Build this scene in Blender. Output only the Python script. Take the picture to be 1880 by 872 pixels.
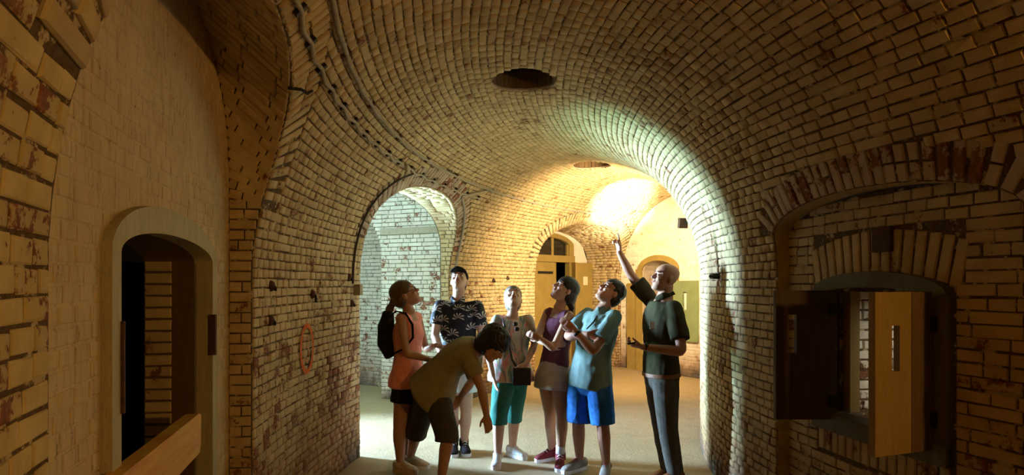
import bpy, bmesh, math, random
import numpy as np
from mathutils import Vector, Matrix, noise
for o in list(bpy.data.objects): bpy.data.objects.remove(o)
SC = bpy.context.scene
COL = SC.collection
random.seed(7); RNG = np.random.default_rng(7)
D2R = math.pi/180

# ------------------------------------------------------------------ camera, world, light, exposure
F_PX, CAM_H, HORIZON = 1090.0, 1.6, 522.0
cam = bpy.data.cameras.new('camera'); cam_o = bpy.data.objects.new('camera', cam); COL.objects.link(cam_o)
cam_o.location = (0, 0, CAM_H); cam_o.rotation_euler = (math.pi/2, 0, 0)
cam.sensor_width = 36.0; cam.lens = 36.0*F_PX/1880.0
cam.shift_y = (HORIZON-436.0)/1880.0
cam.clip_start = 0.02
SC.camera = cam_o
vs = SC.view_settings
vs.view_transform = 'Standard'; vs.look = 'None'; vs.gamma = 1.0; vs.use_curve_mapping = False
vs.exposure = -0.25
W = bpy.data.worlds.new('world'); SC.world = W; W.use_nodes = True
W.node_tree.nodes['Background'].inputs[0].default_value = (0.55, 0.6, 0.7, 1)
W.node_tree.nodes['Background'].inputs[1].default_value = 0.02

def look(o, target):
    o.rotation_euler = (Vector(target)-Vector(o.location)).to_track_quat('-Z', 'Y').to_euler()
def area(name, loc, target, sx, sy, power, col, spread=180):
    l = bpy.data.lights.new(name, 'AREA'); l.shape = 'RECTANGLE'; l.size = sx; l.size_y = sy
    l.energy = power; l.color = col; l.spread = spread*D2R
    o = bpy.data.objects.new(name, l); COL.objects.link(o); o.location = loc; look(o, target); return o
# daylight outside the passage window: sky above, sunlit grass below
area('daylight_sky', (-6.0, 6.9, 1.75), (-1.2, 6.2, 1.25), 1.6, 1.8, 11000, (0.45, 0.69, 1.0))
area('daylight_grass', (-6.0, 6.9, 0.0), (-1.2, 6.2, 2.0), 1.6, 1.8, 5800, (0.36, 0.92, 0.84))
# daylight beyond the shuttered window in the inner wall
area('daylight_court', (4.4, 1.4, 2.3), (2.3, 3.3, 1.1), 0.8, 0.8, 60, (1.0, 0.93, 0.72))

# ------------------------------------------------------------------ ring geometry (plan centre, radii, profile)
CX, CY = 7.5, 4.3
RO, RI = 9.0, 5.84
RC, A = (RO+RI)/2, (RO-RI)/2
ZS = 1.635
VT = 2*ZS+math.pi*A
PH0, PH1 = -75.0, 53.2
def P(r, ph, z=0.0): return Vector((CX-r*math.cos(ph*D2R), CY+r*math.sin(ph*D2R), z))
def at(px, py, d): return Vector(((px-940)*d/F_PX, d, CAM_H-(py-HORIZON)*d/F_PX))
def er(ph): return Vector((-math.cos(ph*D2R), math.sin(ph*D2R), 0))
def ep(ph): return Vector((math.sin(ph*D2R), math.cos(ph*D2R), 0))
def prof(v):
    """profile coordinate v (outer floor -> vault -> inner floor): r, z, normal(r,z) into the room, up(r,z)"""
    if v <= ZS: return RO, v, (-1, 0), (0, 1)
    if v >= VT-ZS: return RI, VT-v, (1, 0), (0, -1)
    t = (v-ZS)/A; c, s = math.cos(t), math.sin(t)
    return RC+A*c, ZS+A*s, (-c, -s), (-s, c)
def S(ph, v, off=0.0):
    r, z, n, u = prof(v); return P(r+n[0]*off, ph, z+n[1]*off)
def z2v(z): return z if z <= ZS else ZS+A*math.asin(min(1, (z-ZS)/A))

class Opening:
    def __init__(s, mid, hw, vs_, vt, p, back): s.mid, s.hw, s.vs, s.vt, s.p, s.back = mid, hw, vs_, vt, p, back; s.bz = None
    def zback(s, v):         # height of the edge at the back of the opening
        z = prof(v)[1]
        if s.bz is None or v <= s.vs: return z
        return z+s.bz*min(1, (v-s.vs)/(s.vt-s.vs))**.7
    def w(s, v, e=0.0):      # half width in degrees at height v, grown by e metres
        hw = s.hw+e/9.0/D2R; vt = s.vt+e
        if v <= s.vs: return s.hw if e == 0 else s.hw
        if v >= vt: return 0.0
        return hw*(1-((v-s.vs)/(vt-s.vs))**s.p)**(1/s.p)
    def curve(s, n=120, v0=0.0):
        """edge curve, left foot -> crown -> right foot as (ph, v)"""
        pts = []
        for v in np.linspace(v0, s.vs, 24)[:-1]: pts.append((-s.hw, v))
        for a in np.linspace(math.pi, 0, n):
            c, q = math.cos(a), math.sin(a)
            pts.append((s.hw*math.copysign(abs(c)**(2/s.p), c), s.vs+(s.vt-s.vs)*q**(2/s.p)))
        for v in np.linspace(s.vs, v0, 24)[1:]: pts.append((s.hw, v))
        return [(s.mid+a, b) for a, b in pts]
NICHE1 = Opening(-13.2, 6.75, 2.05, 2.735, 2.2, 9.12)
ARCH2 = Opening(15.1, 7.3, 2.05, 2.735, 2.2, 9.12)
NICHE3 = Opening(45.2, 7.5, 2.05, 2.76, 2.2, 9.85)
NICHE1.bz = .42
OUTER = [NICHE1, ARCH2, NICHE3]
RECESS = Opening(-12.6, 7.3, 1.90, 2.09, 2.0, 5.765)
HOLES = [(3.0, 0.255), (30.1, 0.255)]
VC = VT/2

# ------------------------------------------------------------------ helpers
def link(o, parent=None):
    COL.objects.link(o)
    if parent is not None:
        o.parent = parent
        if parent.type == 'EMPTY': o.matrix_parent_inverse = Matrix.Translation(parent.location).inverted()
    return o
def tag(o, label=None, cat=None, group=None, kind=None):
    if label: o['label'] = label
    if cat: o['category'] = cat
    if group: o['group'] = group
    if kind: o['kind'] = kind
    return o
def mobj(name, verts, faces, mat, parent=None, smooth=False):
    me = bpy.data.meshes.new(name); me.from_pydata([tuple(v) for v in verts], [], faces); me.update()
    if smooth: me.polygons.foreach_set('use_smooth', [True]*len(me.polygons))
    if mat: me.materials.append(mat)
    return link(bpy.data.objects.new(name, me), parent)
def empty(name, loc, label=None, cat=None, group=None):
    o = bpy.data.objects.new(name, None); o.location = loc; o.empty_display_size = 0.1; COL.objects.link(o)
    return tag(o, label, cat, group)
class MB:
    def __init__(s): s.v, s.f = [], []
    def grid(s, rows, close=False, flip=False):
        b = len(s.v); n = len(rows[0])
        for r in rows: s.v += [Vector(p) for p in r]
        for i in range(len(rows)-1):
            for j in range(n if close else n-1):
                k = (j+1) % n
                q = (b+i*n+j, b+i*n+k, b+(i+1)*n+k, b+(i+1)*n+j)
                s.f.append(q[::-1] if flip else q)
        return s
    def box(s, c, ax, ay, az):
        """centre and three half-extent vectors"""
        b = len(s.v); c, ax, ay, az = map(Vector, (c, ax, ay, az))
        for i in (-1, 1):
            for j in (-1, 1):
                for k in (-1, 1): s.v.append(c+ax*i+ay*j+az*k)
        s.f += [tuple(b+x for x in q) for q in ((0,1,3,2),(4,6,7,5),(0,4,5,1),(2,3,7,6),(0,2,6,4),(1,5,7,3))]
        return s
    def prism(s, poly, off):
        """polygon (list of points) extruded by the vector off"""
        b = len(s.v); n = len(poly); off = Vector(off)
        s.v += [Vector(p) for p in poly]+[Vector(p)+off for p in poly]
        s.f.append(tuple(b+i for i in range(n))[::-1]); s.f.append(tuple(b+n+i for i in range(n)))
        for i in range(n): s.f.append((b+i, b+(i+1) % n, b+n+(i+1) % n, b+n+i))
        return s
    def tube(s, pts, rad, n=8, side=None, cap=True):
        """tube along pts; rad: number, list of numbers or list of (ra, rb) with side = direction(s) of ra"""
        pts = [Vector(p) for p in pts]; m = len(pts)
        if isinstance(rad, (int, float)): rad = [rad]*m
        rad = [(r, r) if isinstance(r, (int, float)) else r for r in rad]
        rows = []; prev = None
        for i in range(m):
            d = (pts[min(i+1, m-1)]-pts[max(i-1, 0)]).normalized()
            if side is not None: u = Vector(side[i] if isinstance(side, list) else side)
            else: u = prev if prev is not None else (Vector((0, 0, 1)) if abs(d.z) < .9 else Vector((1, 0, 0))).cross(d)
            u = (u-d*u.dot(d))
            if u.length < 1e-6: u = d.orthogonal()
            u.normalize(); w = d.cross(u); prev = u
            rows.append([pts[i]+u*(rad[i][0]*math.cos(2*math.pi*k/n))+w*(rad[i][1]*math.sin(2*math.pi*k/n)) for k in range(n)])
        b = len(s.v); s.grid(rows, True)
        if cap:
            s.f.append(tuple(b+k for k in range(n))[::-1]); s.f.append(tuple(b+(m-1)*n+k for k in range(n)))
        return s
    def ball(s, c, rx, ry, rz, M=None, nu=14, nv=9):
        c = Vector(c); rows = []
        for i in range(nv):
            t = math.pi*(i+.02)/(nv-1) if i == 0 else (math.pi*(i-.02)/(nv-1) if i == nv-1 else math.pi*i/(nv-1))
            row = []
            for k in range(nu):
                a = 2*math.pi*k/nu
                p = Vector((rx*math.sin(t)*math.cos(a), ry*math.sin(t)*math.sin(a), rz*math.cos(t)))
                row.append(c+(M @ p if M is not None else p))
            rows.append(row)
        b = len(s.v); s.grid(rows, True, True)
        s.f.append(tuple(b+k for k in range(nu))); s.f.append(tuple(b+(nv-1)*nu+k for k in range(nu))[::-1])
        return s
    def build(s, name, mat, parent=None, smooth=False): return mobj(name, s.v, s.f, mat, parent, smooth)

# ------------------------------------------------------------------ materials
class NT:
    def __init__(s, name):
        s.m = bpy.data.materials.new(name); s.m.use_nodes = True; s.t = s.m.node_tree
        s.b = s.t.nodes['Principled BSDF']
    def n(s, typ, **kw):
        nd = s.t.nodes.new(typ)
        for k, v in kw.items():
            if k.startswith('i_'):
                key = k[2:]; key = int(key) if key.isdigit() else key.replace('_', ' ')
                if hasattr(v, 'is_output') or isinstance(v, bpy.types.NodeSocket): s.t.links.new(v, nd.inputs[key])
                else: nd.inputs[key].default_value = v
            else: setattr(nd, k, v)
        return nd
    def l(s, a, b): s.t.links.new(a, b)
    def pos(s): return s.n('ShaderNodeNewGeometry').outputs['Position']
    def noise(s, scale, detail=4, rough=.6, vec=None, dist=0.0):
        return s.n('ShaderNodeTexNoise', i_Vector=vec if vec is not None else s.pos(), i_Scale=scale, i_Detail=detail, i_Roughness=rough, i_Distortion=dist).outputs['Fac']
    def ramp(s, fac, stops):
        nd = s.n('ShaderNodeValToRGB'); e = nd.color_ramp.elements
        while len(e) < len(stops): e.new(.5)
        for q, (p, c) in zip(e, stops):
            q.position = p; q.color = c if len(c) == 4 else (*c, 1)
        s.l(fac, nd.inputs[0]); return nd.outputs[0]
    def step(s, fac, a, b):
        nd = s.n('ShaderNodeMapRange', i_Value=fac); nd.inputs[1].default_value = a; nd.inputs[2].default_value = b
        nd.inputs[3].default_value = 0; nd.inputs[4].default_value = 1; return nd.outputs[0]
    def mix(s, fac, a, b, mode='MIX'):
        nd = s.n('ShaderNodeMix', data_type='RGBA', blend_type=mode)
        for i, v in ((0, fac), (6, a), (7, b)):
            if isinstance(v, bpy.types.NodeSocket): s.l(v, nd.inputs[i])
            else: nd.inputs[i].default_value = (v if i == 0 else ((*v, 1) if len(v) == 3 else v))
        return nd.outputs[2]
    def math(s, op, a, b=0.0, c=0.0):
        nd = s.n('ShaderNodeMath', operation=op)
        for i, v in enumerate((a, b, c)):
            if isinstance(v, bpy.types.NodeSocket): s.l(v, nd.inputs[i])
            else: nd.inputs[i].default_value = v
        return nd.outputs[0]
    def done(s, col=None, rough=.8, bump=None, bs=.3, dist=.01, metal=0.0, spec=.3):
        if col is not None:
            if isinstance(col, bpy.types.NodeSocket): s.l(col, s.b.inputs['Base Color'])
            else: s.b.inputs['Base Color'].default_value = (*col, 1)
        s.b.inputs['Roughness'].default_value = rough; s.b.inputs['Metallic'].default_value = metal
        s.b.inputs['Specular IOR Level'].default_value = spec
        if bump is not None:
            bn = s.n('ShaderNodeBump', i_Height=bump, i_Strength=bs, i_Distance=dist); s.l(bn.outputs[0], s.b.inputs['Normal'])
        return s.m
def simple(name, col, rough=.7, var=.25, scale=20, metal=0.0, spec=.3, bs=.2):
    t = NT(name); f = t.noise(scale, 4)
    c = t.ramp(f, [(.25, tuple(x*(1-var) for x in col)), (.75, tuple(min(1, x*(1+var)) for x in col))])
    return t.done(c, rough, f, bs, .005, metal, spec)

def brick_material(name, paint, paint2, worn=.60, base_stain=True, mortar=False, red=.62):
    t = NT(name)
    at_ = t.n('ShaderNodeAttribute', attribute_name='rnd').outputs['Fac']
    big = t.noise(1.1, 3, .6); mid = t.noise(7, 5, .65); fine = t.noise(45, 4, .7)
    c = t.mix(t.step(mid, .35, .7), paint, paint2)
    c = t.mix(t.math('MULTIPLY', t.step(at_, .45, 1.0), .35), c, tuple(x*.62 for x in paint2))
    # bare brick where the whitewash has flaked off
    k = t.math('ADD', t.math('MULTIPLY', mid, .55), t.math('ADD', t.math('MULTIPLY', fine, .30), t.math('MULTIPLY', at_, .13)))
    k = t.math('ADD', k, t.math('MULTIPLY', t.math('SUBTRACT', big, .5), .28))
    if base_stain: k = t.math('ADD', k, t.math('MULTIPLY', t.math('SUBTRACT', 1.0, t.step(t.n('ShaderNodeSeparateXYZ', i_0=t.pos()).outputs[2], 1.0, 1.75)), .032))
    bare = t.step(k, worn, worn+.025)
    bc = t.mix(t.step(fine, .35, .7), (.30, .105, .05), (.13, .055, .03))
    c = t.mix(bare, c, bc)
    c = t.mix(t.math('MULTIPLY', t.step(t.noise(2.3, 6, .7), .50, .72), .45), c, (.30, .20, .10))
    if base_stain:
        z = t.n('ShaderNodeSeparateXYZ', i_0=t.pos()).outputs[2]
        s_ = t.math('SUBTRACT', t.math('ADD', t.math('MULTIPLY', big, .85), t.math('MULTIPLY', mid, .35)), t.math('MULTIPLY', z, .78))
        c = t.mix(t.math('MULTIPLY', t.step(s_, .0, .5), .8), c, (.26, .115, .04))
        c = t.mix(t.math('MULTIPLY', t.step(s_, .38, .62), .85), c, (.055, .05, .05))
    rough = .78
    return t.done(c, rough, fine, .35, .006, spec=.25)
def mortar_material():
    t = NT('mortar'); mid = t.noise(9, 5, .65); fine = t.noise(60, 4, .7)
    c = t.mix(t.step(fine, .3, .7), (.075, .048, .028), (.17, .12, .075))
    zz_ = t.n('ShaderNodeSeparateXYZ', i_0=t.pos()).outputs[2]
    k_ = t.math('ADD', t.math('ADD', t.math('MULTIPLY', mid, .6), t.math('MULTIPLY', t.noise(26, 4, .7), .4)), t.math('MULTIPLY', t.step(zz_, 2.75, 3.25), .07))
    c = t.mix(t.step(k_, .53, .57), c, (.52, .42, .26))
    return t.done(c, .95, fine, .6, .01, spec=.1)
M = {}
M['mortar'] = mortar_material()
M['brick'] = brick_material('whitewashed_brick', (.64, .50, .28), (.47, .34, .17), .60)
M['brick_left'] = brick_material('whitewashed_brick_wall', (.67, .53, .31), (.51, .38, .20), .578)
M['brick_near'] = brick_material('flaking_brick', (.67, .53, .28), (.50, .37, .17), .555)
M['brick_ring'] = brick_material('arch_brick', (.60, .50, .38), (.42, .31, .22), .515, False)
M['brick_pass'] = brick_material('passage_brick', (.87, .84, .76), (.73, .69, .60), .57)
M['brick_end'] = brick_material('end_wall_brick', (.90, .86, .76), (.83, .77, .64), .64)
def plaster_material():
    t = NT('limewashed_lunette'); mid = t.noise(5, 5, .65)
    v = t.n('ShaderNodeMapping', i_Vector=t.pos()); v.inputs['Scale'].default_value = (14, 14, 2.2)
    st = t.noise(3.0, 5, .7, v.outputs[0]); fine = t.noise(70, 3, .6)
    c = t.mix(t.step(mid, .3, .7), (.73, .58, .36), (.59, .45, .26))
    c = t.mix(t.math('MULTIPLY', t.step(st, .50, .64), .5), c, (.36, .25, .15))
    c = t.mix(t.step(t.math('ADD', t.math('MULTIPLY', st, .5), t.math('MULTIPLY', fine, .5)),   .62, .65), c, (.14, .09, .05))
    return t.done(c, .8, st, .5, .01, spec=.25)
M['plaster'] = plaster_material()
def wood(name, c1, c2, scale=3.0, axis=(1, 12, 12), rough=.6):
    t = NT(name); tc = t.n('ShaderNodeTexCoord').outputs['Object']
    mp = t.n('ShaderNodeMapping', i_Vector=tc); mp.inputs['Scale'].default_value = axis
    f = t.noise(scale, 5, .6, mp.outputs[0], .6); g = t.noise(scale*6, 3, .6, mp.outputs[0])
    c = t.mix(t.step(f, .3, .7), c1, c2); c = t.mix(t.math('MULTIPLY', t.step(g, .5, .75), .5), c, tuple(x*.45 for x in c1))
    return t.done(c, rough, g, .3, .004, spec=.3)
M['wood_grey'] = wood('weathered_grey_wood', (.52, .46, .28), (.42, .36, .21), 3, (10, 10, 1.2))
M['wood_olive'] = wood('olive_painted_wood', (.16, .135, .07), (.12, .10, .05), 3, (10, 10, 1.2))
M['wood_dark'] = wood('dark_shutter_wood', (.10, .06, .03), (.06, .035, .018), 3, (10, 10, 1.2))
M['wood_pine'] = wood('pale_pine', (.82, .52, .10), (.64, .27, .03), 2.2, (1.5, 1.5, 14))
M['wood_leaf'] = wood('pine_shutter', (.36, .24, .09), (.30, .19, .06), 3, (10, 10, 1.0))
M['wood_brown'] = wood('brown_board', (.17, .10, .045), (.12, .07, .03), 3, (10, 10, 1))
M['yellow'] = simple('yellow_ochre_paint', (.34, .24, .07), .55, .15, 6)
M['green'] = simple('green_paint', (.20, .25, .12), .55, .15, 6)
M['iron'] = simple('black_iron', (.025, .022, .02), .6, .4, 30, .3)
M['rust'] = simple('rusty_iron', (.10, .05, .03), .8, .4, 30, .2)
M['pipe'] = simple('grey_painted_pipe', (.36, .31, .23), .6, .25, 25)
M['cable'] = simple('dark_cable', (.06, .05, .04), .7, .3, 30)
M['dark'] = simple('unlit_void_black', (.012, .010, .008), .9, .2)  # near-black colour stands in for the darkness of unlit rooms
M['glass_dark'] = simple('dark_glass', (.02, .017, .012), .1, .1, spec=.6)
M['paper'] = simple('paper', (.75, .68, .5), .8, .05)
def floor_material():
    t = NT('sandy_floor'); big = t.noise(.8, 4, .6); mid = t.noise(5, 6, .7); fine = t.noise(40, 5, .75)
    c = t.mix(t.step(big, .3, .7), (.33, .245, .13), (.40, .315, .19))
    c = t.mix(t.math('MULTIPLY', t.step(mid, .45, .75), .6), c, (.27, .20, .12))
    c = t.mix(t.step(t.math('ADD', t.math('MULTIPLY', mid, .4), t.math('MULTIPLY', fine, .6)), .64, .67), c, (.12, .085, .05))
    return t.done(c, .75, t.math('ADD', mid, t.math('MULTIPLY', fine, .4)), .5, .02, spec=.3)
M['floor'] = floor_material()

# ------------------------------------------------------------------ brick pieces
NVAR = 14
def brick_unit(k):
    rs = random.Random(k); v = []
    ix, iy = .035, .085
    for z, sx, sy in ((-1, .5, .5), (.45, .5, .5), (1, .5-ix, .5-iy)):
        for x, y in ((-1, -1), (1, -1), (1, 1), (-1, 1)):
            j = .022 if z > -1 else 0
            v.append((x*sx+rs.uniform(-j, j)*.6, y*sy+rs.uniform(-j, j)*1.6, z+(rs.uniform(-.22, .12) if z > .9 else 0)))
    v.append((rs.uniform(-.1, .1), rs.uniform(-.1, .1), 1+rs.uniform(-.1, .2)))
    f = []
    for a in (0, 4):
        for i in range(4): f.append((a+i, a+(i+1) % 4, a+4+(i+1) % 4, a+4+i))
    f = f+[(8, 9, 12), (9, 10, 12), (10, 11, 12), (11, 8, 12)]
    return np.array(v), f
UNITS = [brick_unit(k) for k in range(NVAR)]
_um = {}
def unit_mesh(k, mat):
    key = (k, mat.name)
    if key not in _um:
        me = bpy.data.meshes.new('brick'); me.from_pydata([tuple(p) for p in UNITS[k][0]], [], UNITS[k][1])
        a = me.attributes.new('rnd', 'FLOAT', 'POINT'); a.data.foreach_set('value', [((k*37) % NVAR)/(NVAR-1)]*13)
        me.materials.append(mat); _um[key] = me
    return _um[key]
class Bricks:
    """collects brick pieces of one piece of the setting"""
    def __init__(s): s.M = []; s.mat = []
    def add(s, c, ax, up, n, l, h, dp, mat):
        j = random.uniform(-.012, .012); ax2 = ax+up*j; up2 = up-ax*j
        m = np.eye(4); m[:3, 0] = ax2*l; m[:3, 1] = up2*h; m[:3, 2] = n*dp; m[:3, 3] = c
        s.M.append(m); s.mat.append(mat)
    def build(s, parent, cap=300, stuff_name='brickwork'):
        if not s.M: return
        Ms = np.array(s.M); n = len(Ms); c = Ms[:, :3, 3]
        L = np.linalg.norm(Ms[:, :3, 0], axis=1); Hh = np.linalg.norm(Ms[:, :3, 1], axis=1)
        N = Ms[:, :3, 2]/np.linalg.norm(Ms[:, :3, 2], axis=1)[:, None]
        vw = np.array([0, 0, CAM_H])-c; d = np.linalg.norm(vw, axis=1); cosv = (N*vw).sum(1)/d
        y = c[:, 1]; px = 940+F_PX*c[:, 0]/np.maximum(y, .05); py = HORIZON-F_PX*(c[:, 2]-CAM_H)/np.maximum(y, .05)
        vis = (y > .3) & (px > -10) & (px < 1890) & (py > -10) & (py < 880) & (cosv > .03)
        # beyond the turn of the inner wall nothing is seen
        ph = np.degrees(np.arctan2(c[:, 1]-CY, CX-c[:, 0])); r = np.hypot(c[:, 0]-CX, c[:, 1]-CY)
        vis &= ~((r < RC) & (ph > 24)); vis &= ~((px > 1281) & (y > 6.4))
        size = np.where(vis, L*Hh*cosv/d**2, 0)
        order = np.argsort(-size); single = [i for i in order[:cap] if size[i] > 0]; sset = set(single)
        var = RNG.integers(0, NVAR, n)
        for i in single:
            o = bpy.data.objects.new('brick', unit_mesh(int(var[i]), s.mat[i])); COL.objects.link(o)
            o.parent = parent
            if parent.type == 'EMPTY': o.matrix_parent_inverse = Matrix.Translation(parent.location).inverted()
            o.matrix_basis = Matrix(Ms[i].tolist())
        rest = [i for i in range(n) if i not in sset]
        if not rest: return
        mats = []
        for i in rest:
            if s.mat[i] not in mats: mats.append(s.mat[i])
        U = np.array([u[0] for u in UNITS]); ri = np.array(rest)
        uv = U[var[ri]]; V = np.einsum('nij,nvj->nvi', Ms[ri, :3, :3], uv)+Ms[ri, None, :3, 3]
        f4 = np.array(UNITS[0][1][:8]); f3 = np.array(UNITS[0][1][8:]); m = len(ri); base = np.arange(m)*13
        q = (base[:, None, None]+f4[None]).reshape(-1); tr = (base[:, None, None]+f3[None]).reshape(-1)
        me = bpy.data.meshes.new(stuff_name); me.vertices.add(m*13); me.vertices.foreach_set('co', V.reshape(-1))
        me.loops.add(len(q)+len(tr)); me.loops.foreach_set('vertex_index', np.concatenate([q, tr]))
        nq, nt = m*8, m*4; me.polygons.add(nq+nt)
        ls = np.concatenate([np.arange(nq)*4, nq*4+np.arange(nt)*3]); me.polygons.foreach_set('loop_start', ls)
        mi = np.array([mats.index(s.mat[i]) for i in rest])
        me.polygons.foreach_set('material_index', np.concatenate([np.repeat(mi, 8), np.repeat(mi, 4)]))
        me.update(calc_edges=True)
        a = me.attributes.new('rnd', 'FLOAT', 'POINT'); a.data.foreach_set('value', np.repeat(RNG.random(m), 13))
        for x in mats: me.materials.append(x)
        o = bpy.data.objects.new(stuff_name, me); link(o, parent); o['kind'] = 'stuff'
        return o
HEAD, STR, JT = .106, .214, .0085
def fill(L, hp=.9):
    """lengths of brick pieces along a course of length L: list of (centre, length)"""
    if L < .03: return []
    out = []; pos = 0.0; first = random.choice((.052, .104, .078))
    while pos < L-.004:
        l = first if not out else (HEAD if random.random() < hp else STR)
        l *= random.uniform(.94, 1.06); rem = L-pos
        if rem < l+.045: l = rem
        out.append([pos+l/2, max(.012, l-JT)]); pos += l
    return out
def lay_course(B, frame, a0, a1, r, h, mat, dp=.011, hp=.9):
    """frame(ph) -> (point, along, up, normal); course between angles a0, a1 at plan radius r"""
    L = (a1-a0)*D2R*r
    for c, l in fill(L, hp):
        ph = a0+c/r/D2R; p, ax, up, n = frame(ph)
        B.add(p+up*random.uniform(-.0025, .0025), ax, up, n, l, h-JT*random.uniform(.8, 1.25), dp*random.uniform(.7, 1.15), mat)
def cut(intervals, a, b):
    out = []
    for x, y in intervals:
        if b <= x or a >= y: out.append((x, y)); continue
        if a > x: out.append((x, a))
        if b < y: out.append((b, y))
    return out

# ------------------------------------------------------------------ shell of the ring corridor
def strip(mb, pos, vl, ops, lo, hi, step=1.6):
    """surface pos(ph, v) over rows vl with the openings ops (objects with .mid and .w(v)) left out"""
    marks = [(lo, None)]+[(None, o) for o in ops]+[(hi, None)]
    fn = lambda f, v: f(v) if callable(f) else f
    for i in range(len(ops)+1):
        L = (lambda v: fn(lo, v)) if i == 0 else (lambda v, o=ops[i-1]: o.mid+o.w(v))
        R = (lambda v: fn(hi, v)) if i == len(ops) else (lambda v, o=ops[i]: o.mid-o.w(v))
        n = max(2, int((R(vl[0])-L(vl[0]))/step)+1)
        mb.grid([[pos(L(v)+(R(v)-L(v))*k/n, v) for k in range(n+1)] for v in vl])
fl = MB(); nx = 60
fl.grid([[Vector((-8+19*i/nx, -6+20*j/nx, .004*noise.noise(Vector((i*.6, j*.6, 0))))) for i in range(nx+1)] for j in range(nx+1)])
floor = tag(fl.build('floor', M['floor'], None, True), 'sandy trodden floor of the vaulted corridor', kind='structure')

mb = MB(); strip(mb, S, list(np.linspace(0, ZS, 12)), OUTER, PH0, PH1)
wall_left = tag(mb.build('wall_left', M['mortar']), 'whitewashed brick outer wall of the curved corridor', kind='structure')
mb = MB(); rec_i = Opening(RECESS.mid, RECESS.hw, RECESS.vs, RECESS.vt, RECESS.p, RECESS.back)
strip(mb, lambda ph, v: S(ph, VT-v), list(np.linspace(0, ZS, 12)), [RECESS], PH0, PH1)
wall_right = tag(mb.build('wall_right', M['mortar']), 'whitewashed brick inner wall with a shuttered window', kind='structure')
mb = MB()
vo = sorted(set(list(np.linspace(ZS, 2.05, 8))+[2.05+.73*math.sin(a) for a in np.linspace(0, math.pi/2, 26)]+[2.735, 2.76, 2.80]))
strip(mb, S, vo, OUTER, PH0, PH1)
vi = sorted(set(list(np.linspace(ZS, 1.9, 5))+[1.9+.19*math.sin(a) for a in np.linspace(0, math.pi/2, 16)]+[2.2]))
strip(mb, lambda ph, v: S(ph, VT-v), vi, [RECESS], PH0, PH1)
# middle of the vault, with two round shafts cut through the crown
ph_l = list(np.linspace(PH0, PH1, 129)); v_l = list(np.linspace(2.80, VT-2.2, 41))
base = len(mb.v)
for v in v_l: mb.v += [S(p, v) for p in ph_l]
nph = len(ph_l)
def uv(p, v, hp): return ((p-hp)*D2R*RC, v-VC)
blocks = []
for hp, hr in HOLES:
    cols = [j for j in range(nph) if abs((ph_l[j]-hp)*D2R*RC) < hr+.14]; rows = [i for i in range(len(v_l)) if abs(v_l[i]-VC) < hr+.14]
    blocks.append((rows[0], rows[-1], cols[0], cols[-1], hp, hr))
for i in range(len(v_l)-1):
    for j in range(nph-1):
        if any(a <= i < b and c <= j < d for a, b, c, d, _, _ in blocks): continue
        mb.f.append((base+i*nph+j, base+i*nph+j+1, base+(i+1)*nph+j+1, base+(i+1)*nph+j))
rims = []
for a, b, c, d, hp, hr in blocks:
    loop = [(a, j) for j in range(c, d)]+[(i, d) for i in range(a, b)]+[(b, j) for j in range(d, c, -1)]+[(i, c) for i in range(b, a, -1)]
    o_i = [base+i*nph+j for i, j in loop]; s_i = len(mb.v); rim = []
    for i, j in loop:
        u, w = uv(ph_l[j], v_l[i], hp); t = math.atan2(w, u)
        q = S(hp+hr*math.cos(t)/RC/D2R, VC+hr*math.sin(t)); mb.v.append(q); rim.append(q)
    n = len(loop)
    for k in range(n): mb.f.append((o_i[k], o_i[(k+1) % n], s_i+(k+1) % n, s_i+k))
    rims.append((rim, hp, hr))
ceiling = tag(mb.build('ceiling', M['mortar']), 'whitewashed brick barrel vault curving to the right', kind='structure')

# bricks of the walls and the vault
BL, BC, BRT = Bricks(), Bricks(), Bricks()
PHB = -27.0
NW, NV = 29, 87
def frame_v(v):
    r, z, n, u = prof(v)
    def fr(ph):
        e = er(ph); return P(r, ph, z), ep(ph), e*u[0]+Vector((0, 0, u[1])), e*n[0]+Vector((0, 0, n[1]))
    return fr, r
rows = [((k+.5)*ZS/NW, ZS/NW) for k in range(NW)]+[(ZS+(k+.5)*math.pi*A/NV, math.pi*A/NV) for k in range(NV)]+[(VT-ZS+(k+.5)*ZS/NW, ZS/NW) for k in range(NW)]
RING = .245; RING_R = .185
for k, (v, h) in enumerate(rows):
    iv = [(PHB, PH1-.05)]
    if v < 3.2:
        for o in OUTER:
            w = o.w(v, RING) if v > o.vs else o.hw
            if w > 0: iv = cut(iv, o.mid-w-.06, o.mid+w+.06)
    vi_ = VT-v
    if vi_ < 2.5:
        o = RECESS; w = o.hw
        if vi_ > o.vs: w = 0 if vi_ >= o.vt+RING_R else (o.hw+1.6)*(1-((vi_-o.vs)/(o.vt+RING_R-o.vs))**2)**.5
        if w > 0: iv = cut(iv, o.mid-w-.06, o.mid+w+.06)
    for hp, hr in HOLES:
        if abs(v-VC) < hr+.01:
            w = math.sqrt((hr+.012)**2-(v-VC)**2)/RC/D2R; iv = cut(iv, hp-w, hp+w)
    fr, r = frame_v(v)
    B = BL if v < ZS else (BC if v < VT-ZS else BRT)
    m = M['brick_left'] if v < ZS else M['brick']
    for a, b in iv:
        if v < 2.9 and a < -19: lay_course(B, fr, a, b, r, h, M['brick_near'], .0065)
        else: lay_course(B, fr, a, b, r, h, m)
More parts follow.
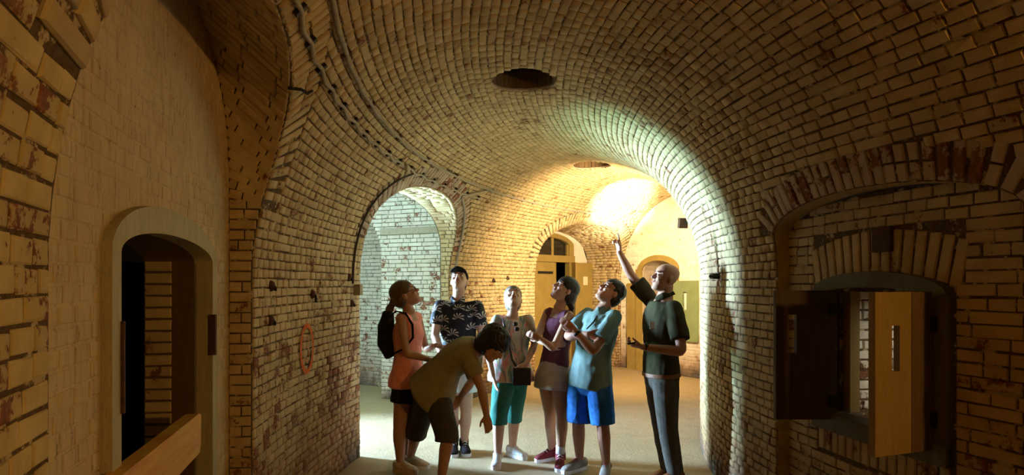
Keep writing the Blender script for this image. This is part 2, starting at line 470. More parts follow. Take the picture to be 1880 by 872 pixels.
def ring(B, o, e, inner=False, mat=None, vmin=None, pitch=.061):
    R = RI if inner else RO-.25
    pts = [(a, b) for a, b in o.curve(200) if b >= (o.vs if vmin is None else vmin)]
    uvp = [((a-o.mid)*D2R*R, b) for a, b in pts]
    acc = 0.0; nxt = pitch/2
    for i in range(len(uvp)-1):
        (u0, v0), (u1, v1) = uvp[i], uvp[i+1]; L = math.hypot(u1-u0, v1-v0)
        while L > 0 and acc+L >= nxt:
            t = (nxt-acc)/L; u, v = u0+(u1-u0)*t, v0+(v1-v0)*t; nxt += pitch
            tu, tv = (u1-u0)/L, (v1-v0)/L; nu, nv = -tv, tu
            parts = [(.5*e, e)] if random.random() < .6 else [(.26*e, .5*e), (.76*e, .48*e)]
            for c, l in parts:
                uu, vv = u+nu*c, v+nv*c; ph = o.mid+uu/R/D2R; V = VT-vv if inner else vv
                r, z, n, up = prof(V); E = er(ph); UP = E*up[0]+Vector((0, 0, up[1])); N = E*n[0]+Vector((0, 0, n[1]))
                if inner: UP = -UP
                B.add(P(r, ph, z), ep(ph)*nu+UP*nv, ep(ph)*tu+UP*tv, N, l-JT, pitch-.012, .013*random.uniform(.6, 1.2), mat or M['brick_ring'])
        acc += L
ring(BC, NICHE1, RING, mat=M['brick']); ring(BC, ARCH2, RING); ring(BC, NICHE3, RING, mat=M['brick_left'])
ring(BRT, RECESS, RING_R, True)

# reveals and soffits of the outer openings
def soffit(o, parent, B, mat, shell_mat, name, deep=True):
    cv = o.curve(140); front = [S(a, b) for a, b in cv]; back = [P(o.back, a, o.zback(b)) for a, b in cv]
    g = MB().grid([front, [x.lerp(y, .5) for x, y in zip(front, back)], back])
    s_ = g.build(name, shell_mat, parent)
    acc, nxt, pitch = 0.0, .03, .0572
    for i in range(len(cv)-1):
        L = (back[i+1]-back[i]).length
        while L > 1e-6 and acc+L >= nxt:
            t = (nxt-acc)/L; nxt += pitch
            ph = cv[i][0]+(cv[i+1][0]-cv[i][0])*t; f_ = front[i].lerp(front[i+1], t); b_ = back[i].lerp(back[i+1], t)
            tg = (back[i+1]-back[i]).normalized(); e = (b_-f_).normalized(); n = e.cross(tg)
            if n.dot(P(9, o.mid, 1.2)-b_) < 0: n = -n
            n.normalize(); tg = n.cross(e).normalized()
            dl = (b_-f_).length
            for c, l in fill(dl, .35): B.add(f_+e*c, e, tg, n, l, pitch-JT, .010*random.uniform(.7, 1.15), mat)
        acc += L
    return s_
soffit(NICHE1, wall_left, BL, M['brick'], M['mortar'], 'niche_reveal')
soffit(ARCH2, wall_left, BL, M['brick'], M['mortar'], 'arch_reveal')
soffit(NICHE3, wall_left, BL, M['brick_left'], M['mortar'], 'niche_reveal')
BL.build(wall_left); BC.build(ceiling)

# back wall of the near niche, limewashed, with the doorway
class Hole:
    def __init__(s, mid, hw, vs_, vt, p=2.0): s.mid, s.hw, s.vs, s.vt, s.p = mid, hw, vs_, vt, p
    w = Opening.w; curve = Opening.curve
DOOR_H = Hole(-11.85, 3.25, 1.705, 1.80)
DOOR_F = Hole(-11.88, 3.72, 1.705, 1.905)
def zw(o, z): return o.w(z2v(z))
_vz = np.linspace(0, 2.735, 400); _zb = np.array([NICHE1.zback(v) for v in _vz])
def zw1(z): return NICHE1.w(float(np.interp(z, _zb, _vz)))
ztop = prof(2.735)[1]; ztop1 = float(_zb[-1])
zl = sorted(set(list(np.linspace(0, 1.705, 10))+list(np.linspace(1.705, 1.90, 14))+list(np.linspace(1.92, ztop1, 30))))
mb = MB(); strip(mb, lambda ph, z: P(9.12, ph, z), zl, [Hole(-11.87, 3.5, 1.705, 1.86)], lambda z: NICHE1.mid-zw1(z), lambda z: NICHE1.mid+zw1(z), .8)
niche_wall = tag(mb.build('wall_niche', M['plaster']), 'limewashed brick back wall of the near niche', kind='structure')
BN = Bricks(); h = .0572
for k in range(int(ztop1/h)):
    z = (k+.5)*h; w = zw1(z); iv = [(NICHE1.mid-w, NICHE1.mid+w)]
    wd = DOOR_F.w(z+.02) if z+.02 > 1.705 else DOOR_F.hw
    if wd > 0: iv = cut(iv, DOOR_F.mid-wd, DOOR_F.mid+wd)
    for a, b in iv: lay_course(BN, lambda ph: (P(9.12, ph, z), ep(ph), Vector((0, 0, 1)), -er(ph)), a, b, 9.12, h, M['plaster'], .0045, .7)
BN.build(niche_wall)

# doorway of the niche
door1 = empty('door_1', P(9.12, -11.85), 'arched doorway with weathered timber frame and dark room behind', None); door1['kind'] = 'structure'
def band(o_in, o_out, r0, r1, name, mat, parent, z0=None, n=40, smooth=False):
    """arched band between two curves above their springing"""
    ci = [(a, b) for a, b in o_in.curve(n) if b >= o_in.vs-1e-6]; co = [(a, b) for a, b in o_out.curve(n) if b >= o_out.vs-1e-6]
    m = min(len(ci), len(co)); ci = [ci[int(i*(len(ci)-1)/(m-1))] for i in range(m)]; co = [co[int(i*(len(co)-1)/(m-1))] for i in range(m)]
    rows = []
    for (a, b), (c, d) in zip(ci, co): rows.append([P(r0, a, b), P(r0, c, d), P(r1, c, d), P(r1, a, b)])
    q = MB().grid(rows, True); q.f += [(0, 1, 2, 3), tuple(len(q.v)-4+i for i in range(4))[::-1]]
    return q.build(name, mat, parent)
def pbox(ph0, ph1, r0, r1, z0, z1, name, mat, parent):
    q = MB(); n = max(1, int(abs(ph1-ph0)/3))
    q.grid([[P(r0, ph0+(ph1-ph0)*k/n, z0), P(r0, ph0+(ph1-ph0)*k/n, z1), P(r1, ph0+(ph1-ph0)*k/n, z1), P(r1, ph0+(ph1-ph0)*k/n, z0)] for k in range(n+1)], True)
    q.f += [(0, 1, 2, 3), tuple(len(q.v)-4+i for i in range(4))[::-1]]
    return q.build(name, mat, parent)
band(DOOR_H, DOOR_F, 9.085, 9.17, 'arch_head', M['wood_grey'], door1)
pbox(DOOR_F.mid-DOOR_F.hw, DOOR_H.mid-DOOR_H.hw, 9.085, 9.17, 0, 1.705, 'jamb', M['wood_grey'], door1)
pbox(DOOR_H.mid+DOOR_H.hw, DOOR_F.mid+DOOR_F.hw, 9.085, 9.17, 0, 1.705, 'jamb', M['wood_grey'], door1)
pbox(DOOR_H.mid-DOOR_H.hw-.06, DOOR_H.mid-DOOR_H.hw+.03, 9.075, 9.10, 1.18, 1.48, 'bare_wood_patch', M['rust'], door1)
pbox(DOOR_H.mid+DOOR_H.hw-.05, DOOR_H.mid+DOOR_H.hw+.08, 9.07, 9.10, 1.25, 1.45, 'hinge', M['rust'], door1)
# deep reveal: timber lining, then brick, then the dark room
cv = DOOR_H.curve(40)
MB().grid([[P(9.16, a, b) for a, b in cv], [P(9.27, a, b) for a, b in cv]]).build('timber_lining', M['wood_brown'], door1)
MB().grid([[P(9.27, a, b) for a, b in cv], [P(9.40, a, b) for a, b in cv]]).build('brick_lining', M['wood_brown'], door1)
BD = Bricks(); PR = DOOR_H.mid+DOOR_H.hw
for k in range(31):
    z = (k+.5)*.0572
    if z > 1.73: break
    BD.add(P(9.335, PR, z), er(PR), Vector((0, 0, 1)), -ep(PR), .12, .047, .008, M['brick_left'])
BD.build(door1, 300)
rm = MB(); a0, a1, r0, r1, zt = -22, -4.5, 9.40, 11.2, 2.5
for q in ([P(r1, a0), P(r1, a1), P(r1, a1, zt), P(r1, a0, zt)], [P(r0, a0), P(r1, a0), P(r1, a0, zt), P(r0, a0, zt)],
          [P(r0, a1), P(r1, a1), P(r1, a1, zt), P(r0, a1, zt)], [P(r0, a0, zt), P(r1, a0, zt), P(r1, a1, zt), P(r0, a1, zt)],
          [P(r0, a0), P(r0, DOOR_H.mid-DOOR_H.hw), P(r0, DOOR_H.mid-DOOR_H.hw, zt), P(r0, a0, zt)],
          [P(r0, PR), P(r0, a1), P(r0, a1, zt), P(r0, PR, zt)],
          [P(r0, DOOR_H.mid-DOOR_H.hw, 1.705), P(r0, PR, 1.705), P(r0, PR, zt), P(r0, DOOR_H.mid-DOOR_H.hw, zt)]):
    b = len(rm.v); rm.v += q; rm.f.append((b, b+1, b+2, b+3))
rm.build('dark_room', M['dark'], door1)  # room surfaces coloured near-black in place of its darkness

# passage behind the second arch (white wall, farther wall, ceiling and window wall)
def wall_plane(name, p0, p1, z1, mat_shell, label=None, z0=0.0):
    p0, p1 = Vector(p0), Vector(p1); n = max(2, int((p1-p0).length/.2))
    o = MB().grid([[p0.lerp(p1, i/n)+Vector((0, 0, z0+(z1-z0)*j/6)) for i in range(n+1)] for j in range(7)]).build(name, mat_shell)
    return tag(o, label, kind='structure')
def lay_plane(B, p0, p1, z0, z1, mat, facing, excl=None, dp=.010, h=.0572):
    p0, p1 = Vector(p0), Vector(p1); ax = (p1-p0).normalized(); L = (p1-p0).length; n = Vector((-ax.y, ax.x, 0))
    if n.dot(Vector(facing)-p0) < 0: n = -n
    for k in range(int((z1-z0)/h)):
        z = z0+(k+.5)*h; iv = [(0, L)]
        if excl: iv = excl(z, iv)
        for a, b in iv:
            for c, l in fill(b-a, .6): B.add(p0+ax*(a+c)+Vector((0, 0, z)), ax, Vector((0, 0, 1)), n, l, h-JT, dp*random.uniform(.7, 1.15), mat)
WPH = 23.3
ps = wall_plane('wall_passage', P(9.10, WPH), P(10.62, WPH), 3.3, M['mortar'], 'white brick side wall of the daylit passage')
def pass_excl(z, iv):
    e = 1.06 if z < 2.05 else (1.06+.42*((z-2.05)/.75)**1.6 if z < 2.8 else 1.52)
    return cut(iv, e, 9)
ps.data.clear_geometry()
q = MB(); zz = list(np.linspace(0, 2.05, 8))+list(np.linspace(2.1, 2.8, 14))+[3.3]
q.grid([[P(9.10, WPH, z), P(9.10+pass_excl(z-1e-3, [(0, 9)])[0][1], WPH, z)] for z in zz])
ps.data.from_pydata([tuple(v) for v in q.v], [], q.f)
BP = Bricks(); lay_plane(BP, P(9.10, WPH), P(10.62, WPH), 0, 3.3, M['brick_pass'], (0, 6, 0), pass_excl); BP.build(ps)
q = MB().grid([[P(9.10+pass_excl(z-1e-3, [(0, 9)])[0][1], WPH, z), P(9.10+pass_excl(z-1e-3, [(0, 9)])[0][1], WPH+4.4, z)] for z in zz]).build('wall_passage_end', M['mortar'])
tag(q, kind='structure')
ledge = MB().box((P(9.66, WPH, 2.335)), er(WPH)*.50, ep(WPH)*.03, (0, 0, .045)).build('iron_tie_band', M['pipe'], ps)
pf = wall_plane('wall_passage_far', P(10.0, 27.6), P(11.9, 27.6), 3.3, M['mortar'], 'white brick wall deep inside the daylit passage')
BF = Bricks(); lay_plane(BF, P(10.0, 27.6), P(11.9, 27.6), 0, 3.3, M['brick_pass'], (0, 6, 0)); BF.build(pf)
pr = MB()
WIN0, WIN1, WZ0, WZ1, RW = 9.9, 11.9, .45, 2.45, 11.8
for a, b, z0, z1 in ((-2, WIN0, 0, 3.3), (WIN1, 28, 0, 3.3), (WIN0, WIN1, 0, WZ0), (WIN0, WIN1, WZ1, 3.3)):
    pr.grid([[P(RW, a+(b-a)*i/6, z0), P(RW, a+(b-a)*i/6, z1)] for i in range(7)])
    if (a, b) == (WIN0, WIN1): pr.grid([[P(RW, a+(b-a)*i/6, z0 if z0 > 1 else z1), P(RW+.35, a+(b-a)*i/6, z0 if z0 > 1 else z1)] for i in range(7)])
for a in (WIN0, WIN1): pr.grid([[P(RW, a, WZ0), P(RW+.35, a, WZ0)], [P(RW, a, WZ1), P(RW+.35, a, WZ1)]])
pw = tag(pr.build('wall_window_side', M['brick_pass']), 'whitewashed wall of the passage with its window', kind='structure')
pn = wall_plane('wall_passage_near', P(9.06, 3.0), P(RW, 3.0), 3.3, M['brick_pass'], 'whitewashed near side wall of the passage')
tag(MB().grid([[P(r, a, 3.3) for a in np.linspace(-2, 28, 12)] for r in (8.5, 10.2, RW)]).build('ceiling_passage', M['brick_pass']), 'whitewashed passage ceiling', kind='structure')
# back of the arch wall towards the passage (above and beside the opening)
q = MB(); strip(q, lambda ph, z: P(9.13, ph, z), sorted(set(list(np.linspace(0, 1.9, 6))+list(np.linspace(1.9, ztop, 22))+[ztop+.02, 3.3])), [type('o', (), dict(mid=ARCH2.mid, w=lambda self, z: zw(ARCH2, z) if z < ztop else 0.0))()], 2.5, 28)
tag(q.build('wall_passage_front', M['brick_pass']), 'passage side of the arch wall', kind='structure')

# third niche: back wall, doors, transom
R3 = NICHE3.back
z3 = prof(2.76)[1]
D3 = Hole(45.6, 4.6, 2.35, 2.60, 2.0)
mb = MB(); strip(mb, lambda ph, z: P(R3, ph, z), sorted(set(list(np.linspace(0, 2.35, 10))+list(np.linspace(2.35, 2.60, 12))+list(np.linspace(2.6, z3, 6)))), [D3],
                 lambda z: NICHE3.mid-zw(NICHE3, z), lambda z: NICHE3.mid+zw(NICHE3, z), 1.0)
w3 = tag(mb.build('wall_niche_far', M['brick_end']), 'plastered back wall of the far niche', kind='structure')
d2 = empty('door_2', P(R3, 45.6), 'yellow double door with arched transom window in the far niche'); d2['kind'] = 'structure'
L_, R_ = D3.mid-D3.hw, D3.mid+D3.hw
pbox(L_, L_+.75, R3-.06, R3+.06, 0, 2.35, 'door_post', M['yellow'], d2); pbox(R_-.75, R_, R3-.06, R3+.06, 0, 2.35, 'door_post', M['yellow'], d2)
pbox(L_, R_, R3-.09, R3+.05, 2.03, 2.16, 'transom_beam', M['yellow'], d2)
band(Hole(D3.mid, D3.hw-.7, 2.35, 2.51), Hole(D3.mid, D3.hw, 2.35, 2.60), R3-.06, R3+.06, 'transom_arch', M['yellow'], d2)
pbox(D3.mid+1.15, D3.mid+1.5, R3-.02, R3+.03, 2.16, 2.53, 'glazing_bar', M['yellow'], d2)
pbox(D3.mid-1.5, D3.mid-1.15, R3-.02, R3+.03, 2.16, 2.53, 'glazing_bar', M['yellow'], d2)
pbox(R_-.95, R_-.7, R3-.03, R3+.03, 2.16, 2.38, 'sash_stile', M['yellow'], d2)
cvv = [(a, b) for a, b in Hole(D3.mid, D3.hw-.3, 2.35, 2.56).curve(24, 2.1)]
MB().prism([P(R3+.02, a, b) for a, b in cvv], er(D3.mid)*.01).build('window_pane', M['glass_dark'], d2)
def leaf(h, d, w, z0, z1, th, name, mat, parent, slot=None):
    """door or shutter leaf from hinge point h along the unit direction d (built of boards); slot=(u0,u1,z0,z1)"""
    h, d = Vector(h), Vector(d).normalized(); n = Vector((-d.y, d.x, 0))
    q = MB()
    def bx(u0, u1, za, zb, t=th): q.box(h+d*((u0+u1)/2)+Vector((0, 0, (za+zb)/2)), d*((u1-u0)/2), n*t/2, (0, 0, (zb-za)/2))
    if slot:
        a, b, c, e = slot
        bx(0, a, z0, z1); bx(b, w, z0, z1); bx(a, b, z0, c); bx(a, b, e, z1)
    else: bx(0, w, z0, z1)
    return q.build(name, mat, parent)
lf = pbox(L_+.75, 47.5, R3-.02, R3+.02, 0, 2.03, 'door_leaf', M['yellow'], d2)
pbox(44.4, 46.9, R3-.035, R3-.02, 1.80, 1.85, 'strap_hinge', M['iron'], lf)
hp_ = P(R3-.07, R_-.3); dirr = (P(R3-.16, 53.4)-hp_)
lf2 = leaf(hp_, dirr, .62, .02, 2.03, .04, 'door_leaf', M['yellow'], d2)
leaf(hp_+Vector((0, 0, 0)), (P(R3-.55, R_-1.3)-hp_), .16, .02, 2.03, .035, 'door_leaf_edge', M['yellow'], d2)
dn = dirr.normalized(); nn = Vector((dn.y, -dn.x, 0)); nn = nn if nn.dot(Vector((0, -1, 0))) > 0 else -nn
MB().box(hp_+dn*.30+nn*.023+Vector((0, 0, 1.67)), dn*.055, nn*.003, (0, 0, .085)).build('paper_notice', M['paper'], lf2)
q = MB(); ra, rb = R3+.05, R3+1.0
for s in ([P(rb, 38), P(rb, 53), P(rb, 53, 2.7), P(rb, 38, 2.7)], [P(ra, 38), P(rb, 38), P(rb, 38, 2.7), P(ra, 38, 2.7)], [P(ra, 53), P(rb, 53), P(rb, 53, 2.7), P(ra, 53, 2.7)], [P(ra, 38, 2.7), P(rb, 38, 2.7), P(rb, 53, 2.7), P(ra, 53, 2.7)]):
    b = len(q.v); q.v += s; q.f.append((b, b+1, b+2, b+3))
q.build('dark_room', M['dark'], d2)  # darkness behind the doors is put into the wall colour

# end wall of the corridor with a door and a green shutter
PE = PH1
def Pe(r, z, off=0.0): return P(r, PE, z)+ep(PE)*(-off)
DR0, DR1, DZS, DZT = 7.72, 8.44, 1.86, 2.03
def profz(r): return ZS+A*math.sqrt(max(0, 1-((r-RC)/A)**2))
def dtop(r):
    c = (DR0+DR1)/2; hw = (DR1-DR0)/2; return DZS+(DZT-DZS)*math.sqrt(max(0, 1-((r-c)/hw)**2))
mb = MB()
mb.grid([[Pe(r, 0), Pe(r, profz(r))] for r in np.linspace(RI-.02, DR0, 24)])
mb.grid([[Pe(r, 0), Pe(r, profz(r))] for r in np.linspace(DR1, RO+.02, 14)])
mb.grid([[Pe(r, dtop(r)), Pe(r, profz(r))] for r in np.linspace(DR0, DR1, 16)])
rr = [DR0]*2+list(np.linspace(DR0, DR1, 16))+[DR1]*2; zz = [0, DZS]+[dtop(r) for r in np.linspace(DR0, DR1, 16)]+[DZS, 0]
wall_back = tag(mb.build('wall_back', M['brick_end']), 'limewashed end wall of the corridor', kind='structure')
MB().grid([[Pe(r, z) for r, z in zip(rr, zz)], [Pe(r, z, -.9) for r, z in zip(rr, zz)]]).build('door_reveal', M['brick_ring'], wall_back)
mb = MB().grid([[Pe(DR0-.3, 0, -.9), Pe(DR0-.3, 2.2, -.9)], [Pe(DR1+.3, 0, -.9), Pe(DR1+.3, 2.2, -.9)]]); mb.build('door_recess', M['dark'], wall_back)  # near-black sheet at the back in place of the recess's shade
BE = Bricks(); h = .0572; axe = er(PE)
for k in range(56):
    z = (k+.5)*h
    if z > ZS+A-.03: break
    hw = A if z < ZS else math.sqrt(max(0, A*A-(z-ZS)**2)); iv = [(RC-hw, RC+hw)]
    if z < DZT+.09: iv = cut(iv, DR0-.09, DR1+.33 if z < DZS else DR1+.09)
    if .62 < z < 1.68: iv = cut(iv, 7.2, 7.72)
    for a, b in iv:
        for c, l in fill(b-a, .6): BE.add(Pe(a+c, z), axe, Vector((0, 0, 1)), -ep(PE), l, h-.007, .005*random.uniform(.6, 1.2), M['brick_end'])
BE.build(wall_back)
d3 = empty('door_3', Pe(8.08, 0), 'arched yellow door frame in the bright end wall'); d3['kind'] = 'structure'
def ebox(r0, r1, z0, z1, o0, o1, name, mat, parent):
    return MB().box((Pe((r0+r1)/2, (z0+z1)/2, (o0+o1)/2)), er(PE)*((r1-r0)/2), ep(PE)*((o1-o0)/2), (0, 0, (z1-z0)/2)).build(name, mat, parent)
ebox(DR1+.01, DR1+.14, .0, DZS+.02, -.06, .05, 'jamb', M['yellow'], d3); ebox(DR1+.16, DR1+.32, .0, 1.62, -.03, .09, 'jamb', M['yellow'], d3)
ebox(DR0-.09, DR0, .0, DZS, -.06, .05, 'jamb', M['yellow'], d3)
q = MB(); rows_ = []
for a in np.linspace(0, math.pi, 25):
    c = (DR0+DR1)/2; hw = (DR1-DR0)/2; co, si = math.cos(a), math.sin(a)
    i_ = (c+hw*co, DZS+(DZT-DZS)*si); o_ = (c+(hw+.1)*co, DZS+(DZT-DZS+.1)*si)
    rows_.append([Pe(*i_, -.06), Pe(*i_, .05), Pe(*o_, .05), Pe(*o_, -.06)])
q.grid(rows_, True); q.build('arch_head', M['yellow'], d3)
gs = leaf(Pe(7.70, 0, .05), -er(PE), .50, .62, 1.66, .035, 'green_shutter', M['green'], None, (.20, .275, 1.16, 1.47))
tag(gs, 'green plank shutter with a slot, folded back on the bright end wall', 'shutter')

# rear closing wall behind the camera
mb = MB().grid([[P(r, PH0, 0), P(r, PH0, profz(r))] for r in np.linspace(RI, RO, 24)])
tag(mb.build('wall_rear', M['brick']), 'whitewashed wall behind the viewpoint', kind='structure')

# shafts in the crown of the vault with boarded lids
for rim, hp, hr in rims:
    n = len(rim); top = 3.62; mid = [Vector((p.x, p.y, top)) for p in rim]
    sh = tag(MB().grid([rim, [a.lerp(b, .5) for a, b in zip(rim, mid)], mid], True).build('trim_1' if hp < 10 else 'trim_2', M['brick_ring'], None, True),
             'round brick light shaft in the vault crown, '+('nearer one above the visitors' if hp < 10 else 'farther one near the lamp'), kind='structure')
    c0 = P(RC, hp, 0); ns = 30
    for k in range(ns):      # upright staves lining the shaft
        a = 2*math.pi*(k+.5)/ns; d = Vector((math.cos(a), math.sin(a), 0)); t_ = Vector((-d.y, d.x, 0)); rr_ = hr-.008-random.uniform(0, .008)
        zb = prof(VC+abs(d.dot(er(hp)))*rr_)[1]+.012
        MB().box(c0+d*rr_+Vector((0, 0, (zb+top)/2)), t_*(math.pi*hr/ns*.86), d*.008, (0, 0, (top-zb)/2)).build('stave', M['wood_brown'], sh)
    MB().box(c0+Vector((0, 0, top)), (hr, 0, 0), (0, hr, 0), (0, 0, .01)).build('lid', M['wood_dark'], sh)

# ------------------------------------------------------------------ shuttered window in the inner wall
RB = RECESS.back
cv = RECESS.curve(60)
MB().grid([[S(a, VT-b) for a, b in cv], [P(RB, a, prof(b)[1]) for a, b in cv]]).build('recess_reveal', M['brick'], wall_right)
HZ0, HZ1, HL, HR = .88, 1.56, -16.0, -9.15
class WHole:
    mid = (HL+HR)/2
    def w(s, z): return (HR-HL)/2 if HZ0 <= z <= HZ1 else 0.0
zr = prof(RECESS.vt)[1]
zl = [0, .4, HZ0-1e-4, HZ0, 1.2, HZ1, HZ1+1e-4]+list(np.linspace(1.6, zr, 18))
mb = MB(); strip(mb, lambda ph, z: P(RB, ph, z), zl, [WHole()], lambda z: RECESS.mid-RECESS.w(z2v(z)), lambda z: RECESS.mid+RECESS.w(z2v(z)), 1.0)
mb.build('recess_back', M['mortar'], wall_right)
h = .0572; EZ = Vector((0, 0, 1))
for k in range(int(zr/h)):
    z = (k+.5)*h; w = RECESS.w(z2v(z)); iv = [(RECESS.mid-w, RECESS.mid+w)]
    if .64 < z < 1.885: iv = cut(iv, -16.7 if z < 1.6 else -17.1, -8.2 if z < 1.6 else -7.9)
    for a, b in iv: lay_course(BRT, lambda ph: (P(RB, ph, z), ep(ph), EZ, er(ph)), a, b, RB, h, M['brick'], .008, .6)
n = 15
for k in range(n):      # fanned soldier bricks over the window head
    t = (k+.5)/n*2-1; ph = -12.5+t*4.45; tilt = t*.22; z0 = 1.655-.085*t*t
    ax = (EZ+ep(ph)*tilt).normalized(); BRT.add(P(RB, ph, z0+.115)+ep(ph)*tilt*.11, ax, ep(ph)-EZ*tilt, er(ph), .215, .050, .010, M['brick'])
for k in range(15):     # rowlock bricks below the sill
    ph = -16.5+(k+.5)/15*8.2; BRT.add(P(RB, ph, .715), EZ, ep(ph), er(ph), .125, .044, .010, M['brick'])
BRT.build(wall_right)
win = empty('window_1', P(RB, -12.5, .8), 'low arched window with olive timber frame in the dark inner wall'); win['kind'] = 'structure'
band(Hole(-12.45, 3.55, 1.535, 1.585), Hole(-12.45, 4.15, 1.555, 1.665), RB-.05, RB+.05, 'arch_head', M['wood_olive'], win)
pbox(-16.6, -15.85, RB-.06, RB+.035, .78, 1.56, 'jamb', M['wood_olive'], win); pbox(-9.2, -8.35, RB-.06, RB+.035, .78, 1.56, 'jamb', M['wood_dark'], win)
pbox(-16.6, -8.3, RB-.06, RB+.05, .78, .88, 'sill', M['wood_olive'], win)
for ph in (HL, HR):
    MB().grid([[P(RB, ph, HZ0-.05), P(5.15, ph, HZ0-.05)], [P(RB, ph, HZ1+.05), P(5.15, ph, HZ1+.05)]]).build('window_reveal', M['mortar'], win)
for z in (HZ0-.03, HZ1+.03):
    MB().grid([[P(RB, ph, z), P(5.15, ph, z)] for ph in np.linspace(HL, HR, 6)]).build('window_soffit', M['wood_brown'], win)
BW = Bricks()
for k in range(13):
    z = HZ0+(k+.5)*.0572
    for c, l in fill(.42, .5): BW.add(P(5.66-c, HR, z), -er(HR), EZ, -ep(HR), l, .046, .012, M['brick_pass'])
BW.build(win)
pbox(-9.75, -9.2, 5.62, 5.68, HZ0, HZ1, 'inner_frame', M['yellow'], win)
q = MB(); ra, rb, a0, a1 = 3.6, 5.15, -52, 6
for s in ([P(ra, a0), P(ra, a1), P(ra, a1, 2.8), P(ra, a0, 2.8)], [P(ra, a0), P(rb, a0), P(rb, a0, 2.8), P(ra, a0, 2.8)], [P(ra, a1), P(rb, a1), P(rb, a1, 2.8), P(ra, a1, 2.8)]):
    b = len(q.v); q.v += s; q.f.append((b, b+1, b+2, b+3))
q.grid([[P(ra, a, 2.8), P(rb, a, 2.8)] for a in np.linspace(a0, a1, 14)])
for a, b, z0, z1 in ((a0, HL, 0, 2.8), (HR, a1, 0, 2.8), (HL, HR, 0, HZ0-.03), (HL, HR, HZ1+.03, 2.8)): q.grid([[P(rb, x, z0), P(rb, x, z1)] for x in np.linspace(a, b, 8)])
q.build('room_beyond', M['brick_ring'], win)
ho = Vector((1.815, 3.33, 0))
sl = leaf(ho, (-1, .01, 0), .34, .845, 1.566, .032, 'window_shutter', M['wood_dark'], None, (.225, .275, 1.215, 1.43))
tag(sl, 'dark brown shutter leaf with a slot, swung open left of the window', 'shutter', 'window shutters')
for z in (.95, 1.46): MB().box(ho+Vector((-.02, -.022, z)), (.03, 0, 0), (0, .006, 0), (0, 0, .03)).build('hinge', M['iron'], sl)
sr = empty('window_shutter', (1.95, 2.73, .845), 'pale pine shutter leaf with a slot, standing open into the room', 'shutter', 'window shutters')
h2 = Vector((1.95, 2.73, 0)); dv = Vector((-.9475, -.32, 0)).normalized(); nv_ = Vector((-dv.y, dv.x, 0))
nv_ = nv_ if nv_.dot(-h2) > 0 else -nv_
leaf(h2+dv*.018, dv, .152, .845, 1.566, .028, 'inner_board', M['wood_brown'], sr)
leaf(h2+dv*.175, dv, .06+.10, .845, 1.566, .030, 'slotted_board', M['wood_leaf'], sr, (.070, .116, 1.214, 1.417))
leaf(h2+dv*.337, dv, .055, .845, 1.566, .034, 'edge_board', M['wood_leaf'], sr)
for z in (.985, 1.42): MB().box(h2+dv*.02+nv_*.02+Vector((0, 0, z)), dv*.035, nv_*.012, (0, 0, .035)).build('hinge', M['iron'], sr)
sb = MB().box(P(RB+.012, -13.1, 1.825), ep(-13.1)*.055, er(-13.1)*.02, (0, 0, .062)).build('putlog_hole_box', M['rust'])  # solid dark box in place of a shaded putlog hole
tag(sb, 'dark box standing in for a putlog hole above the shuttered window', 'box')

# ------------------------------------------------------------------ doorway barrier plank
a0, a1 = -18.0, -9.9
pl = MB(); p0, p1 = P(9.06, a0), P(9.07, a1); ax = (p1-p0).normalized(); nr = er(-13.5); L = (p1-p0).length
prof_ = [(0, .82), (L-.02, .83), (L, .87), (L, 1.0), (L-.04, 1.012), (0, 1.012)]
pl.prism([p0+ax*u+Vector((0, 0, z)) for u, z in prof_], nr*.055)
tag(pl.build('plank', M['wood_pine']), 'broad rough pine plank barring the dark arched doorway', 'plank')

# ------------------------------------------------------------------ cables, pipes and small iron fittings
def run(name, pts, r, mat, label, cat, clips=None, clip_mat=None, n=8):
    o = MB().tube(pts, r, n).build(name, mat, None, True); tag(o, label, cat)
    for c, ax, nn in clips or []:
        ax, nn = Vector(ax).normalized(), Vector(nn).normalized()
        MB().box(c, ax*.016, nn*.014, ax.cross(nn)*.03).build('clip', clip_mat or M['iron'], o)
    return o
def vn(ph, v):
    r, z, n, u = prof(v); return er(ph)*n[0]+Vector((0, 0, n[1]))
v1, v2 = z2v(2.71), z2v(2.82)
pts, clips = [], []
for i, ph in enumerate(np.arange(-24, 22.8, .55)):
    k = i % 4; pts.append(S(ph, v1-(.010 if k else 0)-.012*(k == 2), .022))
    if k == 0: clips.append((S(ph, v1, .014), ep(ph), vn(ph, v1)))
run('cable', pts, .011, M['pipe'], 'sagging cable on iron clips along the vault above the left wall', 'cable', clips)
run('pipe', [S(ph, v2+.004*math.sin(ph*2), .02) for ph in np.arange(-24, 22.9, .6)], .013, M['pipe'], 'long pale pipe running along the vault above the sagging cable', 'pipe',
    [(S(ph, v2, .014), ep(ph), vn(ph, v2)) for ph in np.arange(-20, 22, 6)], M['rust'])
run('pipe', [S(ph, v2, .02) for ph in np.arange(22.6, 50.6, .8)], .016, M['pipe'], 'pipe with couplings along the vault from the arch to the far niche', 'pipe',
    [(S(ph, v2, .018), ep(ph), vn(ph, v2)) for ph in np.arange(23.5, 50, 2.1)], M['pipe'])
def arch_run(o, e, v0, vmin, side, off=.02):
    """points running along the outside of an arch, e metres from its edge"""
    c = [(a, b) for a, b in o.curve(60) if b >= vmin and (a-o.mid)*side > 0]; out = []
    for i, (a, b) in enumerate(c):
        a2, b2 = c[min(i+1, len(c)-1)]; a1_, b1_ = c[max(i-1, 0)]
        du, dv_ = (a2-a1_)*D2R*8.8, b2-b1_; L = math.hypot(du, dv_) or 1
        out.append((a-dv_/L*e/8.8/D2R, b+du/L*e))
    return out
c = arch_run(ARCH2, .20, 0, 1.55, -1); c = [q for q in c if q[0] < ARCH2.mid-4.6]
run('cable', [S(a, b, .018) for a, b in c]+[S(8.3, v1, .02)], .010, M['cable'], 'thin dark cable following the left side of the open arch', 'cable')
